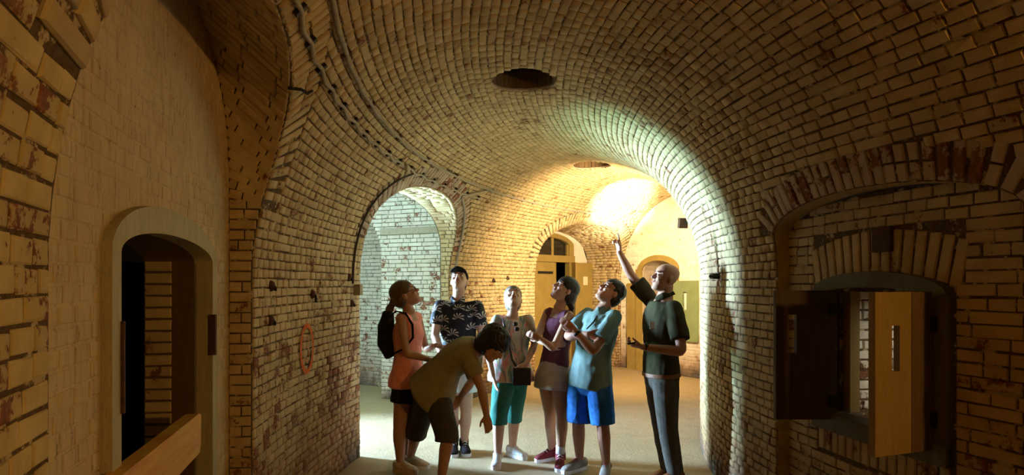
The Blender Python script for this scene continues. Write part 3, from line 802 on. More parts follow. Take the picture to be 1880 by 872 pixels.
c = arch_run(ARCH2, .13, 0, 1.5, 1); c = [q for q in c if q[0] > ARCH2.mid+4.2]
run('pipe', [S(22.7, v2-.02, .02)]+[S(a, b, .02) for a, b in c], .017, M['pipe'], 'grey pipe bending down the right side of the open arch', 'pipe')
jb = MB().box(S(6.95, 1.55, .035), ep(7)*.035, er(7)*.035, (0, 0, .05)).build('junction_box', M['pipe']); tag(jb, 'small grey junction box on the pier beside the open arch', 'junction box')
jc = MB().box(S(8.1, v1-.01, .03), ep(8)*.045, vn(8, v1)*.03, (0, 0, .035)).build('junction_box', M['pipe']); tag(jc, 'grey junction box at the arch crown where the cables meet', 'junction box')
def hook(ph, z, label, up=.03):
    o = MB().tube([S(ph, z, -.01), S(ph, z, .032), S(ph, z-.012, .040), S(ph, z-up, .040)], .009, 7).build('iron_hook', M['iron'], None, True); tag(o, label, 'hook')
    MB().ball(S(ph, z, .012), .028, .028, .034, None, 10, 7).build('rust_stained_plate', M['rust'], o, True)
hook(-4.5, 1.59, 'upper iron hook near the left edge of the pier'); hook(-4.6, 1.383, 'lower iron hook near the left edge of the pier')
hook(.75, 1.527, 'curved iron hook in the middle of the pier above the red mark', .06); hook(6.4, 1.43, 'small iron hook below the junction box')
hook(6.0, 1.66, 'small iron hook above the junction box')
hook(30.1, 1.657, 'black iron hook on the yellow-lit wall behind the visitors'); hook(32.6, 1.70, 'black iron hook on the yellow-lit wall by the far niche')
br = MB(); pq = S(5.2, VT-1.667, 0); tn = ep(5.2); br.box(pq+vn(5.2, VT-1.667)*.03, tn*.055, vn(5.2, VT-1.667)*.03, (0, 0, .022)); br.tube([pq+tn*-.05, pq+tn*-.05+vn(5.2, VT-1.667)*.09], .012, 7)
tag(br.build('iron_bracket', M['iron']), 'black iron bracket on the daylit bend of the inner wall', 'bracket')
hk = MB().tube([S(-9.3, 2.62, 0)+Vector((0, 0, 0)), S(-8.9, 2.66, .03), S(-8.6, 2.67, .05), S(-8.4, 2.70, .05)], .008, 6).build('iron_hook', M['iron'], None, True)
tag(hk, 'small iron hook on the edge of the near niche arch', 'hook')

# painted mark on the pier: a red oval with a letter inside
t = NT('faded_red_paint'); f_ = t.noise(40, 4); M['red'] = t.done(t.mix(t.step(f_, .35, .65), (.70, .09, .015), (.72, .24, .07)), .9)
mk = MB(); PC, ZC_, HWm, HHm = -.1, 1.137, .128, .165
def mp(u, z): return P(RO-.021, PC+u/RO/D2R, ZC_+z)
def stroke(q, pts, w):
    rows = []
    for i, (x, y) in enumerate(pts):
        x0, y0 = pts[max(0, i-1)]; x1, y1 = pts[min(len(pts)-1, i+1)]; l = math.hypot(x1-x0, y1-y0) or 1; nx_, ny_ = -(y1-y0)/l*w/2, (x1-x0)/l*w/2
        rows.append([mp(x+nx_, y+ny_), mp(x-nx_, y-ny_)])
    q.grid(rows)
stroke(mk, [(HWm*math.cos(a), HHm*math.sin(a)) for a in np.linspace(0, 2*math.pi, 49)], .036)
mk_o = mk.build('painted_oval', M['red'], wall_left)
t = NT('very_faded_red_paint'); f_ = t.noise(60, 4); M['red2'] = t.done(t.mix(t.step(f_, .42, .58), (.66, .16, .05), (.66, .45, .27)), .9)
mk = MB(); stroke(mk, [(-.03, .075), (.0, .095), (.035, .085), (.045, .05), (.02, .015), (-.01, .01), (.03, .0), (.05, -.03), (.045, -.075), (.01, -.095), (-.035, -.08)], .014)
stroke(mk, [(-.045, .09), (-.05, -.09)], .012); mk.build('painted_letter', M['red2'], wall_left)

# ------------------------------------------------------------------ lamps of the place
def spot(name, loc, target, power, col, angle, blend, size):
    l = bpy.data.lights.new(name, 'SPOT'); l.energy = power; l.color = col; l.spot_size = angle*D2R; l.spot_blend = blend; l.shadow_soft_size = size
    o = bpy.data.objects.new(name, l); COL.objects.link(o); o.location = loc; look(o, target); return o
def point(name, loc, power, col, size):
    l = bpy.data.lights.new(name, 'POINT'); l.energy = power; l.color = col; l.shadow_soft_size = size
    o = bpy.data.objects.new(name, l); COL.objects.link(o); o.location = loc; return o
M['lamp'] = (lambda t: (t.done((1, .8, .5), .4), t.b.inputs['Emission Color'].__setattr__('default_value', (1, .72, .36, 1)), t.b.inputs['Emission Strength'].__setattr__('default_value', 25.0))[0])(NT('lamp_glow'))
fl_o = empty('floodlight', P(6.02, 27, 2.33), 'small brown floodlight fixed on the bend of the vault, facing the end wall', 'floodlight')
fd = (Vector((1.75, 10.4, 2.9))-P(6.14, 27.3, 2.34)).normalized(); sx = fd.cross(EZ).normalized(); uz = sx.cross(fd)
MB().box(P(6.13, 27, 2.33), sx*.05, fd*.035, uz*.06).build('housing', M['rust'], fl_o)
MB().tube([P(5.98, 26.8, 2.33), P(6.10, 26.8, 2.33)], .012, 6).build('arm', M['iron'], fl_o)
MB().box(P(6.13, 27, 2.33)+fd*.037, sx*.042, fd*.003, uz*.05).build('lens', M['lamp'], fl_o)
LP0 = P(6.13, 27, 2.33)+fd*.07
spot('floodlight_beam', LP0, (1.86, 10.1, 3.03), 9500, (1.0, .84, .56), 27, 1.0, .05)
spot('floodlight_spill', LP0, (1.6, 10.6, 2.1), 1050, (1.0, .74, .40), 140, .8, .07)
wl = empty('work_lamp', P(6.45, -46, 0), 'work lamp on a stand behind the viewpoint', 'lamp')
lp = P(6.45, -46, 1.95)
MB().tube([P(6.45, -46, 0), lp+Vector((0, 0, -.06))], .015, 8).build('stand', M['iron'], wl, True)
for k in range(3):
    a = k*2.1; MB().tube([P(6.45, -46, .35), P(6.45, -46, .0)+Vector((.3*math.cos(a), .3*math.sin(a), .012))], .010, 6).build('leg', M['iron'], wl, True)
wd = (Vector((-1.3, 1.9, 1.75))-lp).normalized(); ws = wd.cross(EZ).normalized(); wu = ws.cross(wd)
MB().box(lp, ws*.10, wd*.04, wu*.07).build('housing', M['iron'], wl); MB().box(lp+wd*.043, ws*.09, wd*.003, wu*.06).build('lens', M['lamp'], wl)
spot('work_lamp_light', lp+wd*.08, (-1.3, 1.9, 1.75), 170, (1.0, .52, .11), 150, 1.0, .07)

# ------------------------------------------------------------------ people
PENDING = []
def finish(mb, name, mat, parent, voxel=.006, it=4, wr=0.0, wf=14.0, seed=0, stretch=(1, 1, 1)):
    o = mb.build(name, mat, parent, True)
    m = o.modifiers.new('remesh', 'REMESH'); m.mode = 'VOXEL'; m.voxel_size = voxel; m.use_smooth_shade = True
    s = o.modifiers.new('smooth', 'SMOOTH'); s.factor = .5; s.iterations = it
    PENDING.append((o, wr, wf, seed, stretch)); return o
def flush():
    dg = bpy.context.evaluated_depsgraph_get(); dg.update()
    new = []
    for o, wr, wf, seed, st in PENDING:
        me = bpy.data.meshes.new_from_object(o.evaluated_get(dg), depsgraph=dg); new.append(me)
    for (o, wr, wf, seed, st), me in zip(PENDING, new):
        o.modifiers.clear(); old = o.data; o.data = me; me.name = o.name
        if not me.materials: me.materials.append(old.materials[0])
        if wr > 0:
            n = len(me.vertices); co = np.empty(n*3); me.vertices.foreach_get('co', co); co = co.reshape(-1, 3)
            no = np.empty(n*3); me.vertices.foreach_get('normal', no); no = no.reshape(-1, 3); dd = np.empty(n)
            for i in range(n):
                p = Vector((co[i, 0]*st[0]*wf+seed, co[i, 1]*st[1]*wf, co[i, 2]*st[2]*wf))
                a = noise.noise(p+Vector((noise.noise(p*.5)*2, 0, 0))); dd[i] = (1-abs(a)*2)*.6+noise.noise(p*2.3)*.4
            co += no*(dd*wr)[:, None]; me.vertices.foreach_set('co', co.reshape(-1))
        me.polygons.foreach_set('use_smooth', [True]*len(me.polygons)); me.update()
    PENDING.clear()
def V(*a): return Vector(a)
def lerp(a, b, t): return a.lerp(b, t)
def limb(mb, pts, rad, n=14):
    """smooth limb through joints: Catmull-Rom-like resampling with radii"""
    P_, R_ = [], []
    for i in range(len(pts)-1):
        k = 6
        for j in range(k):
            t = j/k; P_.append(pts[i].lerp(pts[i+1], t)); R_.append(rad[i]+(rad[i+1]-rad[i])*t)
    P_.append(pts[-1]); R_.append(rad[-1])
    for _ in range(2): P_ = [P_[0]]+[(P_[i-1]+P_[i]*2+P_[i+1])/4 for i in range(1, len(P_)-1)]+[P_[-1]]
    mb.tube(P_, R_, n)
    mb.ball(P_[0], R_[0], R_[0], R_[0], None, 12, 8); mb.ball(P_[-1], R_[-1], R_[-1], R_[-1], None, 12, 8)
MALE = [(-.14, .085, .075), (-.05, .15, .105), (.05, .165, .112), (.2, .155, .108), (.4, .143, .102), (.6, .158, .112), (.78, .172, .108), (.9, .135, .085), (.97, .075, .062), (1.02, .058, .056)]
FEM = [(-.14, .085, .08), (-.05, .16, .115), (.05, .168, .118), (.2, .148, .10), (.38, .125, .092), (.58, .138, .105), (.68, .142, .118), (.8, .142, .095), (.9, .108, .07), (.97, .062, .055), (1.02, .05, .05)]
HEADR = [(-.118, .018, .078, .035), (-.110, .034, .087, .01), (-.095, .047, .091, -.015), (-.075, .056, .091, -.04), (-.052, .062, .0905, -.058), (-.028, .066, .090, -.072), (-.006, .069, .085, -.086),
         (.014, .0715, .084, -.094), (.032, .074, .092, -.099), (.055, .0745, .090, -.101), (.078, .069, .079, -.096), (.098, .056, .060, -.081), (.112, .036, .034, -.058), (.119, .014, .005, -.03)]
class Human:
    def __init__(s, name_label, J, sex, face, skin, scale=1.0, roll=0.0, group=None, fat=1.0, bow=(0, 0, 0), headup=None, headscale=1.0):
        s.J = {k: (v if isinstance(v, Vector) else at(*v)) for k, v in J.items()}
        s.sc, s.fat, s.bow = scale, fat, Vector(bow)
        for k in ('aa', 'ab'): s.J[k].z = .085
        base = (s.J['aa']+s.J['ab'])/2; base.z = 0
        s.root = empty('person', base, name_label, 'person', group)
        s.tab = MALE if sex == 'm' else FEM; s.sex = sex; s.skin = skin
        j = s.J; s.pel = (j['ha']+j['hb'])/2; s.nb = j['nb']
        s.la_h = (j['hb']-j['ha']).normalized(); s.la_s = (j['sb']-j['sa']).normalized()
        f = Vector(face).normalized(); u = Vector(headup) if headup else V(0, 0, 1); r = f.cross(u).normalized(); u = r.cross(f)
        s.hf, s.hu, s.hr = f, u, r; s.hc = j['hd']; s.hs = headscale
        s.HM = Matrix((r, f, u)).transposed()
    def h(s, x, y, z): return s.hc+(s.hr*x+s.hf*y+s.hu*z)*s.hs
    def spine(s, t):
        p = s.pel.lerp(s.nb, t); return p+s.bow*(math.sin(math.pi*max(0, min(1, t))))
    def torso(s, mb, t0, t1, inf=0.0, flare=0.0, extra=None):
        pts, rad, side = [], [], []
        ts = sorted(set([t for t, _, _ in s.tab if t0 < t < t1]+[t0, t1]))
        T = np.array([r[0] for r in s.tab]); Wd = np.array([r[1] for r in s.tab]); Dp = np.array([r[2] for r in s.tab])
        ts = sorted(set(ts+list(np.linspace(t0, t1, 12))))
        for t in ts:
            pts.append(s.spine(t)); fl_ = flare*max(0, (.4-t))
            rad.append((np.interp(t, T, Wd)*s.fat*s.sc+inf+fl_, np.interp(t, T, Dp)*s.fat*s.sc+inf+fl_)); side.append(s.la_h.lerp(s.la_s, max(0, min(1, t))))
        mb.tube(pts, rad, 22, side)
    def arm(s, k): j = s.J; return j['s'+k], j['e'+k], j['w'+k]
    def leg(s, k): j = s.J; return j['h'+k], j['k'+k], j['a'+k]
    def make_body(s, hands=None, barefeet=None):
        mb = MB(); c = s.sc; m = 1.0 if s.sex == 'm' else .86
        s.torso(mb, -.14, 1.02)
        for k in 'ab':
            a, e, w = s.arm(k); f = e.lerp(w, .3)
            mb.tube([s.spine(.86), a], [.06*c*m, .052*c*m], 12)
            limb(mb, [a, a.lerp(e, .35), e, f, w], [.052*c*m, .047*c*m, .038*c*m, .040*c*m, .026*c*m])
            h_, kn, an = s.leg(k); cf = kn.lerp(an, .3)
            back = (an-kn).cross(s.la_h).normalized()
            limb(mb, [h_, h_.lerp(kn, .4), kn, cf, kn.lerp(an, .65), an], [.088*c, .078*c, .054*c, .056*c, .044*c, .034*c])
        for k, d, n_, sd, curl, pt in hands or []:
            w = s.J['w'+k]; e = s.J['e'+k]; d = Vector(d).normalized() if d else (w-e).normalized(); s.hand(mb, w, d, Vector(n_), sd, curl, pt)
        for k, d in barefeet or []:
            an = s.J['a'+k]; d = Vector(d).normalized(); s.foot(mb, an, d)
        # neck and head
        mb.tube([s.nb-s.hu*.02, s.nb.lerp(s.h(0, -.03, -.06), .5), s.h(0, -.022, -.05)], [.062*m*c, .056*m*c, .058*m*c], 14)
        rows = []
        for z, hw, yf, yb in HEADR:
            cy_, hy = (yf+yb)/2, (yf-yb)/2; row = []
            for i in range(20):
                a = 2*math.pi*i/20; ca, sa = math.cos(a), math.sin(a)
                row.append(s.h(hw*math.copysign(abs(ca)**.9, ca), cy_+hy*math.copysign(abs(sa)**.9, sa), z))
            rows.append(row)
        b = len(mb.v); mb.grid(rows, True); mb.f += [tuple(b+i for i in range(20))[::-1], tuple(b+(len(rows)-1)*20+i for i in range(20))]
        mb.tube([s.h(0, .084, .020), s.h(0, .097, .0), s.h(0, .111, -.022), s.h(0, .106, -.030)], [.007, .010, .013, .012], 8)
        mb.ball(s.h(.012, .094, -.030), .009, .010, .008, s.HM, 8, 6); mb.ball(s.h(-.012, .094, -.030), .009, .010, .008, s.HM, 8, 6)
        mb.ball(s.h(0, .089, -.052), .026, .012, .012, s.HM, 10, 7); mb.ball(s.h(0, .082, -.098), .022, .014, .014, s.HM, 10, 7)
        for q in (-1, 1):
            mb.ball(s.h(q*.032, .082, .031), .024, .009, .008, s.HM, 10, 7); mb.ball(s.h(q*.040, .070, -.022), .022, .018, .018, s.HM, 10, 7)
            mb.ball(s.h(q*.074, -.012, -.008), .010, .019, .031, s.HM, 10, 7)
        s.body = finish(mb, 'body', s.skin, s.root, .006, 3)
        for q in (-1, 1):
            ey = MB().ball(s.h(q*.031, .0815, .004), .0135, .008, .0085, s.HM, 10, 7).build('eye', M['eye'], s.body, True)
            ey.matrix_parent_inverse = s.root.matrix_parent_inverse.copy()
            MB().ball(s.h(q*.031, .0885, .004), .0055, .002, .0055, s.HM, 8, 5).build('iris', M['iris'], s.body, True)
            MB().tube([s.h(q*.015, .094, .029), s.h(q*.032, .0945, .032), s.h(q*.050, .083, .025)], [.0035, .0045, .003], 6).build('eyebrow', s.hairmat, s.body, True)
        MB().ball(s.h(0, .0945, -.0475), .023, .0075, .0045, s.HM, 10, 6).build('lip', M['lip'], s.body, True)
        MB().ball(s.h(0, .0935, -.0565), .021, .0075, .005, s.HM, 10, 6).build('lip', M['lip'], s.body, True)
        return s.body
    def hand(s, mb, w, d, n, sd, curl, pt):
        n = (n-d*n.dot(d)).normalized(); l = n.cross(d).normalized()*sd; k = s.sc*(1.0 if s.sex == 'm' else .9)
        mb.tube([w-d*.01, w+d*.03*k, w+d*.065*k, w+d*.092*k], [(.024*k, .018*k), (.034*k, .017*k), (.040*k, .015*k), (.037*k, .012*k)], 12, l)
        for i, L in enumerate((.070, .079, .073, .057)):
            c = 0.03 if (pt and i == 0) else (1.25 if pt else curl*(1+.12*i)); p = w+d*.088*k+l*(.0285-.019*i)*k; pts = [p-d*.02]; a = 0
            for q, fr in enumerate((.45, .31, .24)):
                a += c*(.75 if q == 0 else 1.0); p = p+(d*math.cos(a)+n*math.sin(a))*L*fr*k; pts.append(p)
            mb.tube(pts, [.0090*k, .0088*k, .0080*k, .0068*k], 8); mb.ball(pts[-1], .0068*k, .0068*k, .0068*k, None, 8, 6)
        p = w+d*.022*k+l*.026*k; t1 = (d*.65+l*.62+n*.35).normalized(); t2 = (d*.85+l*.15+n*.5).normalized()
        mb.tube([p, p+t1*.042*k, p+t1*.042*k+t2*.032*k, p+t1*.042*k+t2*.052*k], [.014*k, .011*k, .0095*k, .007*k], 8)
    def foot(s, mb, an, d, L=.24):
        c = an.copy(); c.z = 0; side = V(-d.y, d.x, 0)
        st = [(-.055, .025, .05, .034), (-.03, .05, .055, .036), (.02, .05, .05, .036), (.08, .036, .036, .040), (.13, .024, .024, .044), (.165, .015, .015, .042), (.19, .012, .009, .03)]
        mb.tube([c+d*x+V(0, 0, z+.012) for x, z, hh, w in st], [(w, hh*.9) for x, z, hh, w in st], 14, side)
        mb.tube([an+V(0, 0, .03), c+d*0+V(0, 0, .04)], [.036, .042], 12)
    def shirt(s, mat, name, hem=.0, top=.93, inf=.012, sleeve=.55, wr=.006, sl_r=.066, seed=0, flare=.03, extra=None, voxel=.008):
        mb = MB(); c = s.sc; m = 1.0 if s.sex == 'm' else .9
        s.torso(mb, hem, top, inf, flare)
        for k in 'ab':
            a, e, w = s.arm(k)
            mb.tube([s.spine(.84), a], [(.075*c*m), (.062*c*m)], 14)
            if sleeve > 0:
                q = [a, a.lerp(e, min(1, sleeve)*.5), a.lerp(e, min(1, sleeve))]; mb.ball(a, .062*c*m, .062*c*m, .062*c*m, None, 12, 8)
                mb.tube(q, [.062*c*m, sl_r*c*m, sl_r*c*m*1.03], 16)
        if extra: extra(mb)
        return finish(mb, name, mat, s.root, voxel, 3, wr, 9.0, seed, (1, 1, .8))
    def trousers(s, mat, name, frac, inf=.014, wr=.006, seed=1, top=.16, flare=.012, waist=True, voxel=.008):
        """frac: end of the leg as fraction of hip-knee-ankle (1 = knee, 2 = ankle)"""
        mb = MB(); s.torso(mb, -.14, top, inf, .0)
        for k in 'ab':
            h_, kn, an = s.leg(k)
            def q(t): return h_.lerp(kn, t) if t <= 1 else kn.lerp(an, t-1)
            R0 = lambda t: float(np.interp(t, [0, .4, 1, 1.3, 1.65, 2], [.092, .082, .060, .060, .052, .046]))
            ts = np.linspace(0, frac, 12)
            P_ = [q(t) for t in ts]; P_ = [P_[0]]+[(P_[i-1]+P_[i]*2+P_[i+1])/4 for i in range(1, 11)]+[P_[-1]]
            mb.tube(P_, [R0(t)*s.sc+inf+flare*(t/frac) for t in ts], 18); mb.ball(P_[0], .1*s.sc, .1*s.sc, .1*s.sc, None, 12, 8)
        return finish(mb, name, mat, s.root, voxel, 3, wr, 8.0, seed, (1, 1, .8))
    def hair_cap(s, mat, name='hair', vol=0.0, back=.0, low=-.03, extra=None, wr=.004):
        mb = MB(); mb.ball(s.h(0, -.014-vol*.9, .050), .0805+vol, .104+vol*1.1, .084+vol, s.HM, 20, 14)
        mb.ball(s.h(0, -.050-back*.5, .0+low), .072+vol, .062+vol+back, .075+vol, s.HM, 18, 12)
        if extra: extra(mb)
        return finish(mb, name, mat, s.root, .006, 2, wr, 40, 3, (1, 1, .5))
    def shoe(s, k, d, mat, sole, name='shoe', high=False, lace=None, L=.275, label=None):
        an = s.J['a'+k]; d = Vector(d); d.z = 0; d.normalize(); sd = V(-d.y, d.x, 0); c = an.copy(); c.z = 0; f = L/.275*(1 if s.sex == 'm' else .93)
        st = [(-.078, .055, .030, .024), (-.07, .055, .042, .031), (-.03, .062, .052, .036), (.02, .062, .052, .039), (.07, .052, .040, .043), (.12, .042, .030, .047), (.165, .036, .024, .045), (.190, .030, .015, .030)]
        mb = MB().tube([c+d*(x*f)+V(0, 0, z) for x, z, hh, w in st], [(w*f, hh) for x, z, hh, w in st], 16, sd)
        mb.tube([c+d*-.012+V(0, 0, .06), c+d*-.010+V(0, 0, .13 if high else .098)], [.048, .046], 14)
        o = finish(mb, name, mat, s.root, .006, 2)
        if label: o['label'] = label
        out = [(-.085, 0), (-.075, .026), (-.03, .036), (.03, .038), (.09, .045), (.14, .049), (.175, .042), (.196, .02), (.200, 0)]
        poly = [(x, y) for x, y in out]+[(x, -y) for x, y in out[-2:0:-1]]
        q = MB().prism([c+d*(x*f)+sd*(y*f)+V(0, 0, .0) for x, y in poly], (0, 0, .03)); so = q.build('sole', sole, o)
        if lace:
            q = MB()
            for i in range(4):
                x = .045+i*.027; z = .108-.017*i-(0 if not high else -.004)
                q.tube([c+d*(x*f)+sd*-.026+V(0, 0, z-.016), c+d*(x*f+.004)+V(0, 0, z), c+d*(x*f)+sd*.026+V(0, 0, z-.016)], .0045, 6)
            q.build('laces', lace, o, True)['kind'] = 'stuff'
        return o
def skin(name, c):
    t = NT(name); f = t.noise(9, 3); col = t.mix(t.step(f, .3, .7), c, tuple(x*.82 for x in c)); m = t.done(col, .5, spec=.35)
    return m
def cloth(name, c, var=.15, rough=.85, scale=25):
    t = NT(name); f = t.noise(scale, 4); g = t.noise(320, 2)
    col = t.ramp(f, [(.25, tuple(x*(1-var) for x in c)), (.75, tuple(min(1, x*(1+var)) for x in c))]); return t.done(col, rough, g, .25, .002, spec=.15)
M['eye'] = simple('eye_white', (.75, .73, .70), .2, .03); M['iris'] = simple('iris', (.05, .03, .02), .2, .1); M['lip'] = simple('lip', (.42, .16, .12), .45, .1)
M['skin_tan'] = skin('skin_tan', (.50, .26, .15)); M['skin_light'] = skin('skin_light', (.62, .38, .27)); M['skin_mid'] = skin('skin_mid', (.54, .30, .19)); M['skin_red'] = skin('skin_ruddy', (.56, .27, .17))
M['hair_brown'] = simple('brown_hair', (.10, .055, .02), .45, .4, 60, spec=.4); M['hair_dark'] = simple('dark_hair', (.018, .013, .010), .45, .4, 60, spec=.4); M['hair_grey'] = simple('grey_hair', (.24, .19, .15), .6, .3, 60)
M['hair_stub'] = simple('stubble_hair', (.30, .17, .11), .7, .3, 90)
M['coral'] = cloth('coral_knit', (.90, .33, .25)); M['black_cloth'] = cloth('black_cloth', (.014, .012, .014)); M['white_cloth'] = cloth('white_cloth', (.72, .74, .78))
M['olive_tee'] = cloth('olive_tee', (.30, .24, .12)); M['dark_olive'] = cloth('dark_olive_cargo', (.075, .060, .035)); M['teal'] = cloth('teal_cotton', (.04, .20, .17)); M['plum'] = cloth('plum_jersey', (.16, .055, .085))
M['stone'] = cloth('stone_cotton', (.50, .44, .38)); M['polo'] = cloth('teal_polo', (.18, .27, .25)); M['blue'] = cloth('blue_denim', (.03, .16, .52), .35); M['guide'] = cloth('dark_olive_shirt', (.050, .043, .017)); M['jeans'] = cloth('grey_jeans', (.11, .095, .08), .25)
M['leather'] = simple('brown_leather', (.24, .09, .035), .5, .25); M['black_leather'] = simple('black_leather', (.012, .011, .011), .4, .3, spec=.5); M['white_rubber'] = simple('white_rubber', (.74, .74, .76), .6, .06); M['maroon'] = cloth('maroon_canvas', (.20, .03, .04))
M['grey_canvas'] = cloth('grey_canvas', (.30, .26, .23)); M['white_sock'] = cloth('white_sock', (.7, .7, .72)); M['metal'] = simple('steel', (.5, .5, .5), .3, .1, 10, 1.0); M['red_lace'] = cloth('red_lace', (.55, .06, .06)); M['sand_leather'] = simple('sandal_leather', (.55, .42, .28), .6, .15)
M['badge'] = simple('white_badge', (.8, .8, .78), .4, .03)
def hawaii():
    t = NT('palm_print_shirt'); p = t.pos(); sx = t.n('ShaderNodeSeparateXYZ', i_0=p); cx = t.n('ShaderNodeCombineXYZ', i_0=sx.outputs[0], i_1=sx.outputs[2], i_2=0.0).outputs[0]
    vo_ = t.n('ShaderNodeTexVoronoi', voronoi_dimensions='2D', i_Vector=cx, i_Scale=9.0, i_Randomness=.8)
    sc_ = t.n('ShaderNodeVectorMath', operation='SCALE', i_0=cx); sc_.inputs['Scale'].default_value = 1.0
    df = t.n('ShaderNodeVectorMath', operation='SUBTRACT', i_0=sc_.outputs[0], i_1=vo_.outputs['Position']).outputs[0]
    s2 = t.n('ShaderNodeSeparateXYZ', i_0=df); an = t.math('ARCTAN2', s2.outputs[1], s2.outputs[0]); d = vo_.outputs['Distance']
    f = t.math('SINE', t.math('ADD', t.math('MULTIPLY', an, 9.0), t.math('MULTIPLY', d, 9.0)))
    m = t.math('MULTIPLY', t.step(f, .05, .35), t.math('MULTIPLY', t.math('SUBTRACT', 1.0, t.step(d, .46, .54)), t.math('MULTIPLY', t.step(d, .03, .06), t.step(t.math('SINE', an), -.45, -.2))))
    col = t.mix(m, (.012, .012, .018), (.46, .41, .37)); return t.done(col, .7, spec=.2)
M['hawaii'] = hawaii()
def swirl():
    t = NT('swirl_print_top'); p = t.pos(); mp_ = t.n('ShaderNodeMapping', i_Vector=p); mp_.inputs['Scale'].default_value = (1.0, .3, .28)
    f = t.noise(9, 2, .5, mp_.outputs[0], 1.6); w = t.math('FRACT', t.math('MULTIPLY', f, 3.2))
    nd = t.ramp(w, [(.0, (.10, .30, .30)), (.16, (.42, .55, .52)), (.3, (.62, .60, .50)), (.45, (.62, .62, .55)), (.58, (.75, .22, .28)), (.68, (.55, .57, .5)), (.82, (.16, .24, .30)), (.93, (.60, .42, .2))])
    return t.done(nd, .8, spec=.2)
M['swirl'] = swirl()
def strap(name, pts, w, th, mat, parent, side=(0, 0, 1)):
    return MB().tube(pts, [(w, th)]*len(pts), 8, side).build(name, mat, parent, True)

# 1: woman in a coral tank top, backpack, black shorts (profile, looking up to the right)
h1 = Human('woman in coral tank top and black shorts with ponytail and glasses', dict(hd=(745, 541, 5.1), nb=(750, 571, 5.12), sa=(737, 584, 4.98), sb=(766, 583, 5.27), ea=(746, 648, 4.93), wa=(791, 661, 5.0), eb=(782, 642, 5.34), wb=(800, 634, 5.2),
    ha=(743, 703, 5.03), hb=(752, 703, 5.20), ka=(733, 788, 5.0), kb=(745, 786, 5.22), aa=(735, 858, 5.05), ab=(748, 850, 5.24)), 'f', (.82, .08, .52), M['skin_tan'], .98)
h1.hairmat = M['hair_brown']
h1.make_body([('a', (.95, .05, .25), (0, .3, .95), 1, .35, False), ('b', (.9, -.25, -.2), (-.2, -.2, .9), -1, .5, False)])
h1.shirt(M['coral'], 'tank_top', -.04, .86, .016, 0, .006, seed=2, flare=.07)
h1.trousers(M['black_cloth'], 'shorts', .42, .014, .004, 3, .2)
def pony(mb):
    mb.tube([h1.h(0, -.105, .03), h1.h(0, -.145, -.01), at(716, 565, 5.1), at(709, 590, 5.09), at(706, 615, 5.08), at(708, 632, 5.08)], [.02, .028, .034, .03, .022, .006], 12)
h1.hair_cap(M['hair_brown'], 'hair', .004, .01, -.01, pony, .005)
h1.shoe('a', (1, -.35, 0), M['sand_leather'], M['sand_leather'], 'sandal', L=.25); h1.shoe('b', (1, -.2, 0), M['sand_leather'], M['sand_leather'], 'sandal', L=.25)
for q in (-1, 1):
    MB().tube([h1.h(q*(.031+.024*math.cos(a)), .098, .004+.018*math.sin(a)) for a in np.linspace(0, 2*math.pi, 17)], .0022, 6).build('glasses_rim', M['black_leather'], h1.root, True)
    MB().tube([h1.h(q*.056, .095, .006), h1.h(q*.078, .06, .008), h1.h(q*.080, -.01, .012)], .0022, 6).build('glasses_temple', M['black_leather'], h1.root, True)
bp = empty('backpack', at(718, 655, 5.08), 'small black backpack worn by the woman in coral', 'backpack')
mb = MB(); mb.tube([at(714, 572, 5.1), at(709, 598, 5.09), at(709, 630, 5.09), at(717, 656, 5.09)], [(.10, .035), (.13, .062), (.13, .066), (.10, .03)], 20, V(.1, 1, 0)); finish(mb, 'bag', M['black_cloth'], bp, .007, 3, .003, 14, 4)
strap('strap', [at(716, 580, 5.02), at(728, 571, 4.98), at(745, 576, 4.97), at(757, 596, 4.98), at(758, 620, 4.96), at(745, 638, 4.95), at(722, 650, 5.0)], .018, .005, M['black_cloth'], bp, (1, -1, .3))

# 2: man in a black cap and palm print shirt (facing the camera, looking up)
h2_ = Human('man in black baseball cap and dark palm-print shirt', dict(hd=(843, 516, 5.62), nb=(841, 551, 5.68), sa=(808, 563, 5.66), sb=(876, 563, 5.66), ea=(798, 617, 5.60), wa=(813, 655, 5.42), eb=(886, 619, 5.62), wb=(884, 664, 5.52),
    ha=(830, 676, 5.66), hb=(854, 676, 5.66), ka=(831, 757, 5.6), kb=(856, 757, 5.62), aa=(833, 828, 5.66), ab=(852, 826, 5.68)), 'm', (-.05, -.80, .55), M['skin_light'], 1.0)
h2_.hairmat = M['hair_dark']
h2_.make_body([('a', None, (.6, -.3, .5), 1, .5, False), ('b', None, (-.7, -.2, 0), -1, .4, False)])
def collar(mb):
    for q in (-1, 1): mb.tube([h2_.nb+V(q*.015, -.085, -.035), h2_.nb+V(q*.055, -.05, .012), h2_.nb+V(q*.05, .04, .03)], [(.012, .03), (.012, .03), (.012, .03)], 8, V(q, -.5, 0))
h2_.shirt(M['hawaii'], 'palm_print_shirt', -.06, .93, .020, .62, .006, .070, 5, .06, collar)
h2_.trousers(M['white_cloth'], 'shorts', .55, .018, .005, 6, .06)
h2_.hair_cap(M['hair_dark'], 'hair', -.006, 0, -.02)
mb = MB(); mb.ball(h2_.h(0, -.012, .052), .084, .104, .080, h2_.HM, 20, 12); finish(mb, 'baseball_cap', M['black_cloth'], h2_.root, .006, 2)
MB().prism([h2_.h(.078*math.sin(a), .075+.075*math.cos(a), .060-.018*abs(math.sin(a))) for a in np.linspace(-1.5, 1.5, 15)], h2_.hu*.008).build('cap_brim', M['black_cloth'], h2_.root)
h2_.shoe('a', (.1, -1, 0), M['black_cloth'], M['white_rubber'], lace=M['white_sock']); h2_.shoe('b', (.22, -1, 0), M['black_cloth'], M['white_rubber'], lace=M['white_sock'], high=True)

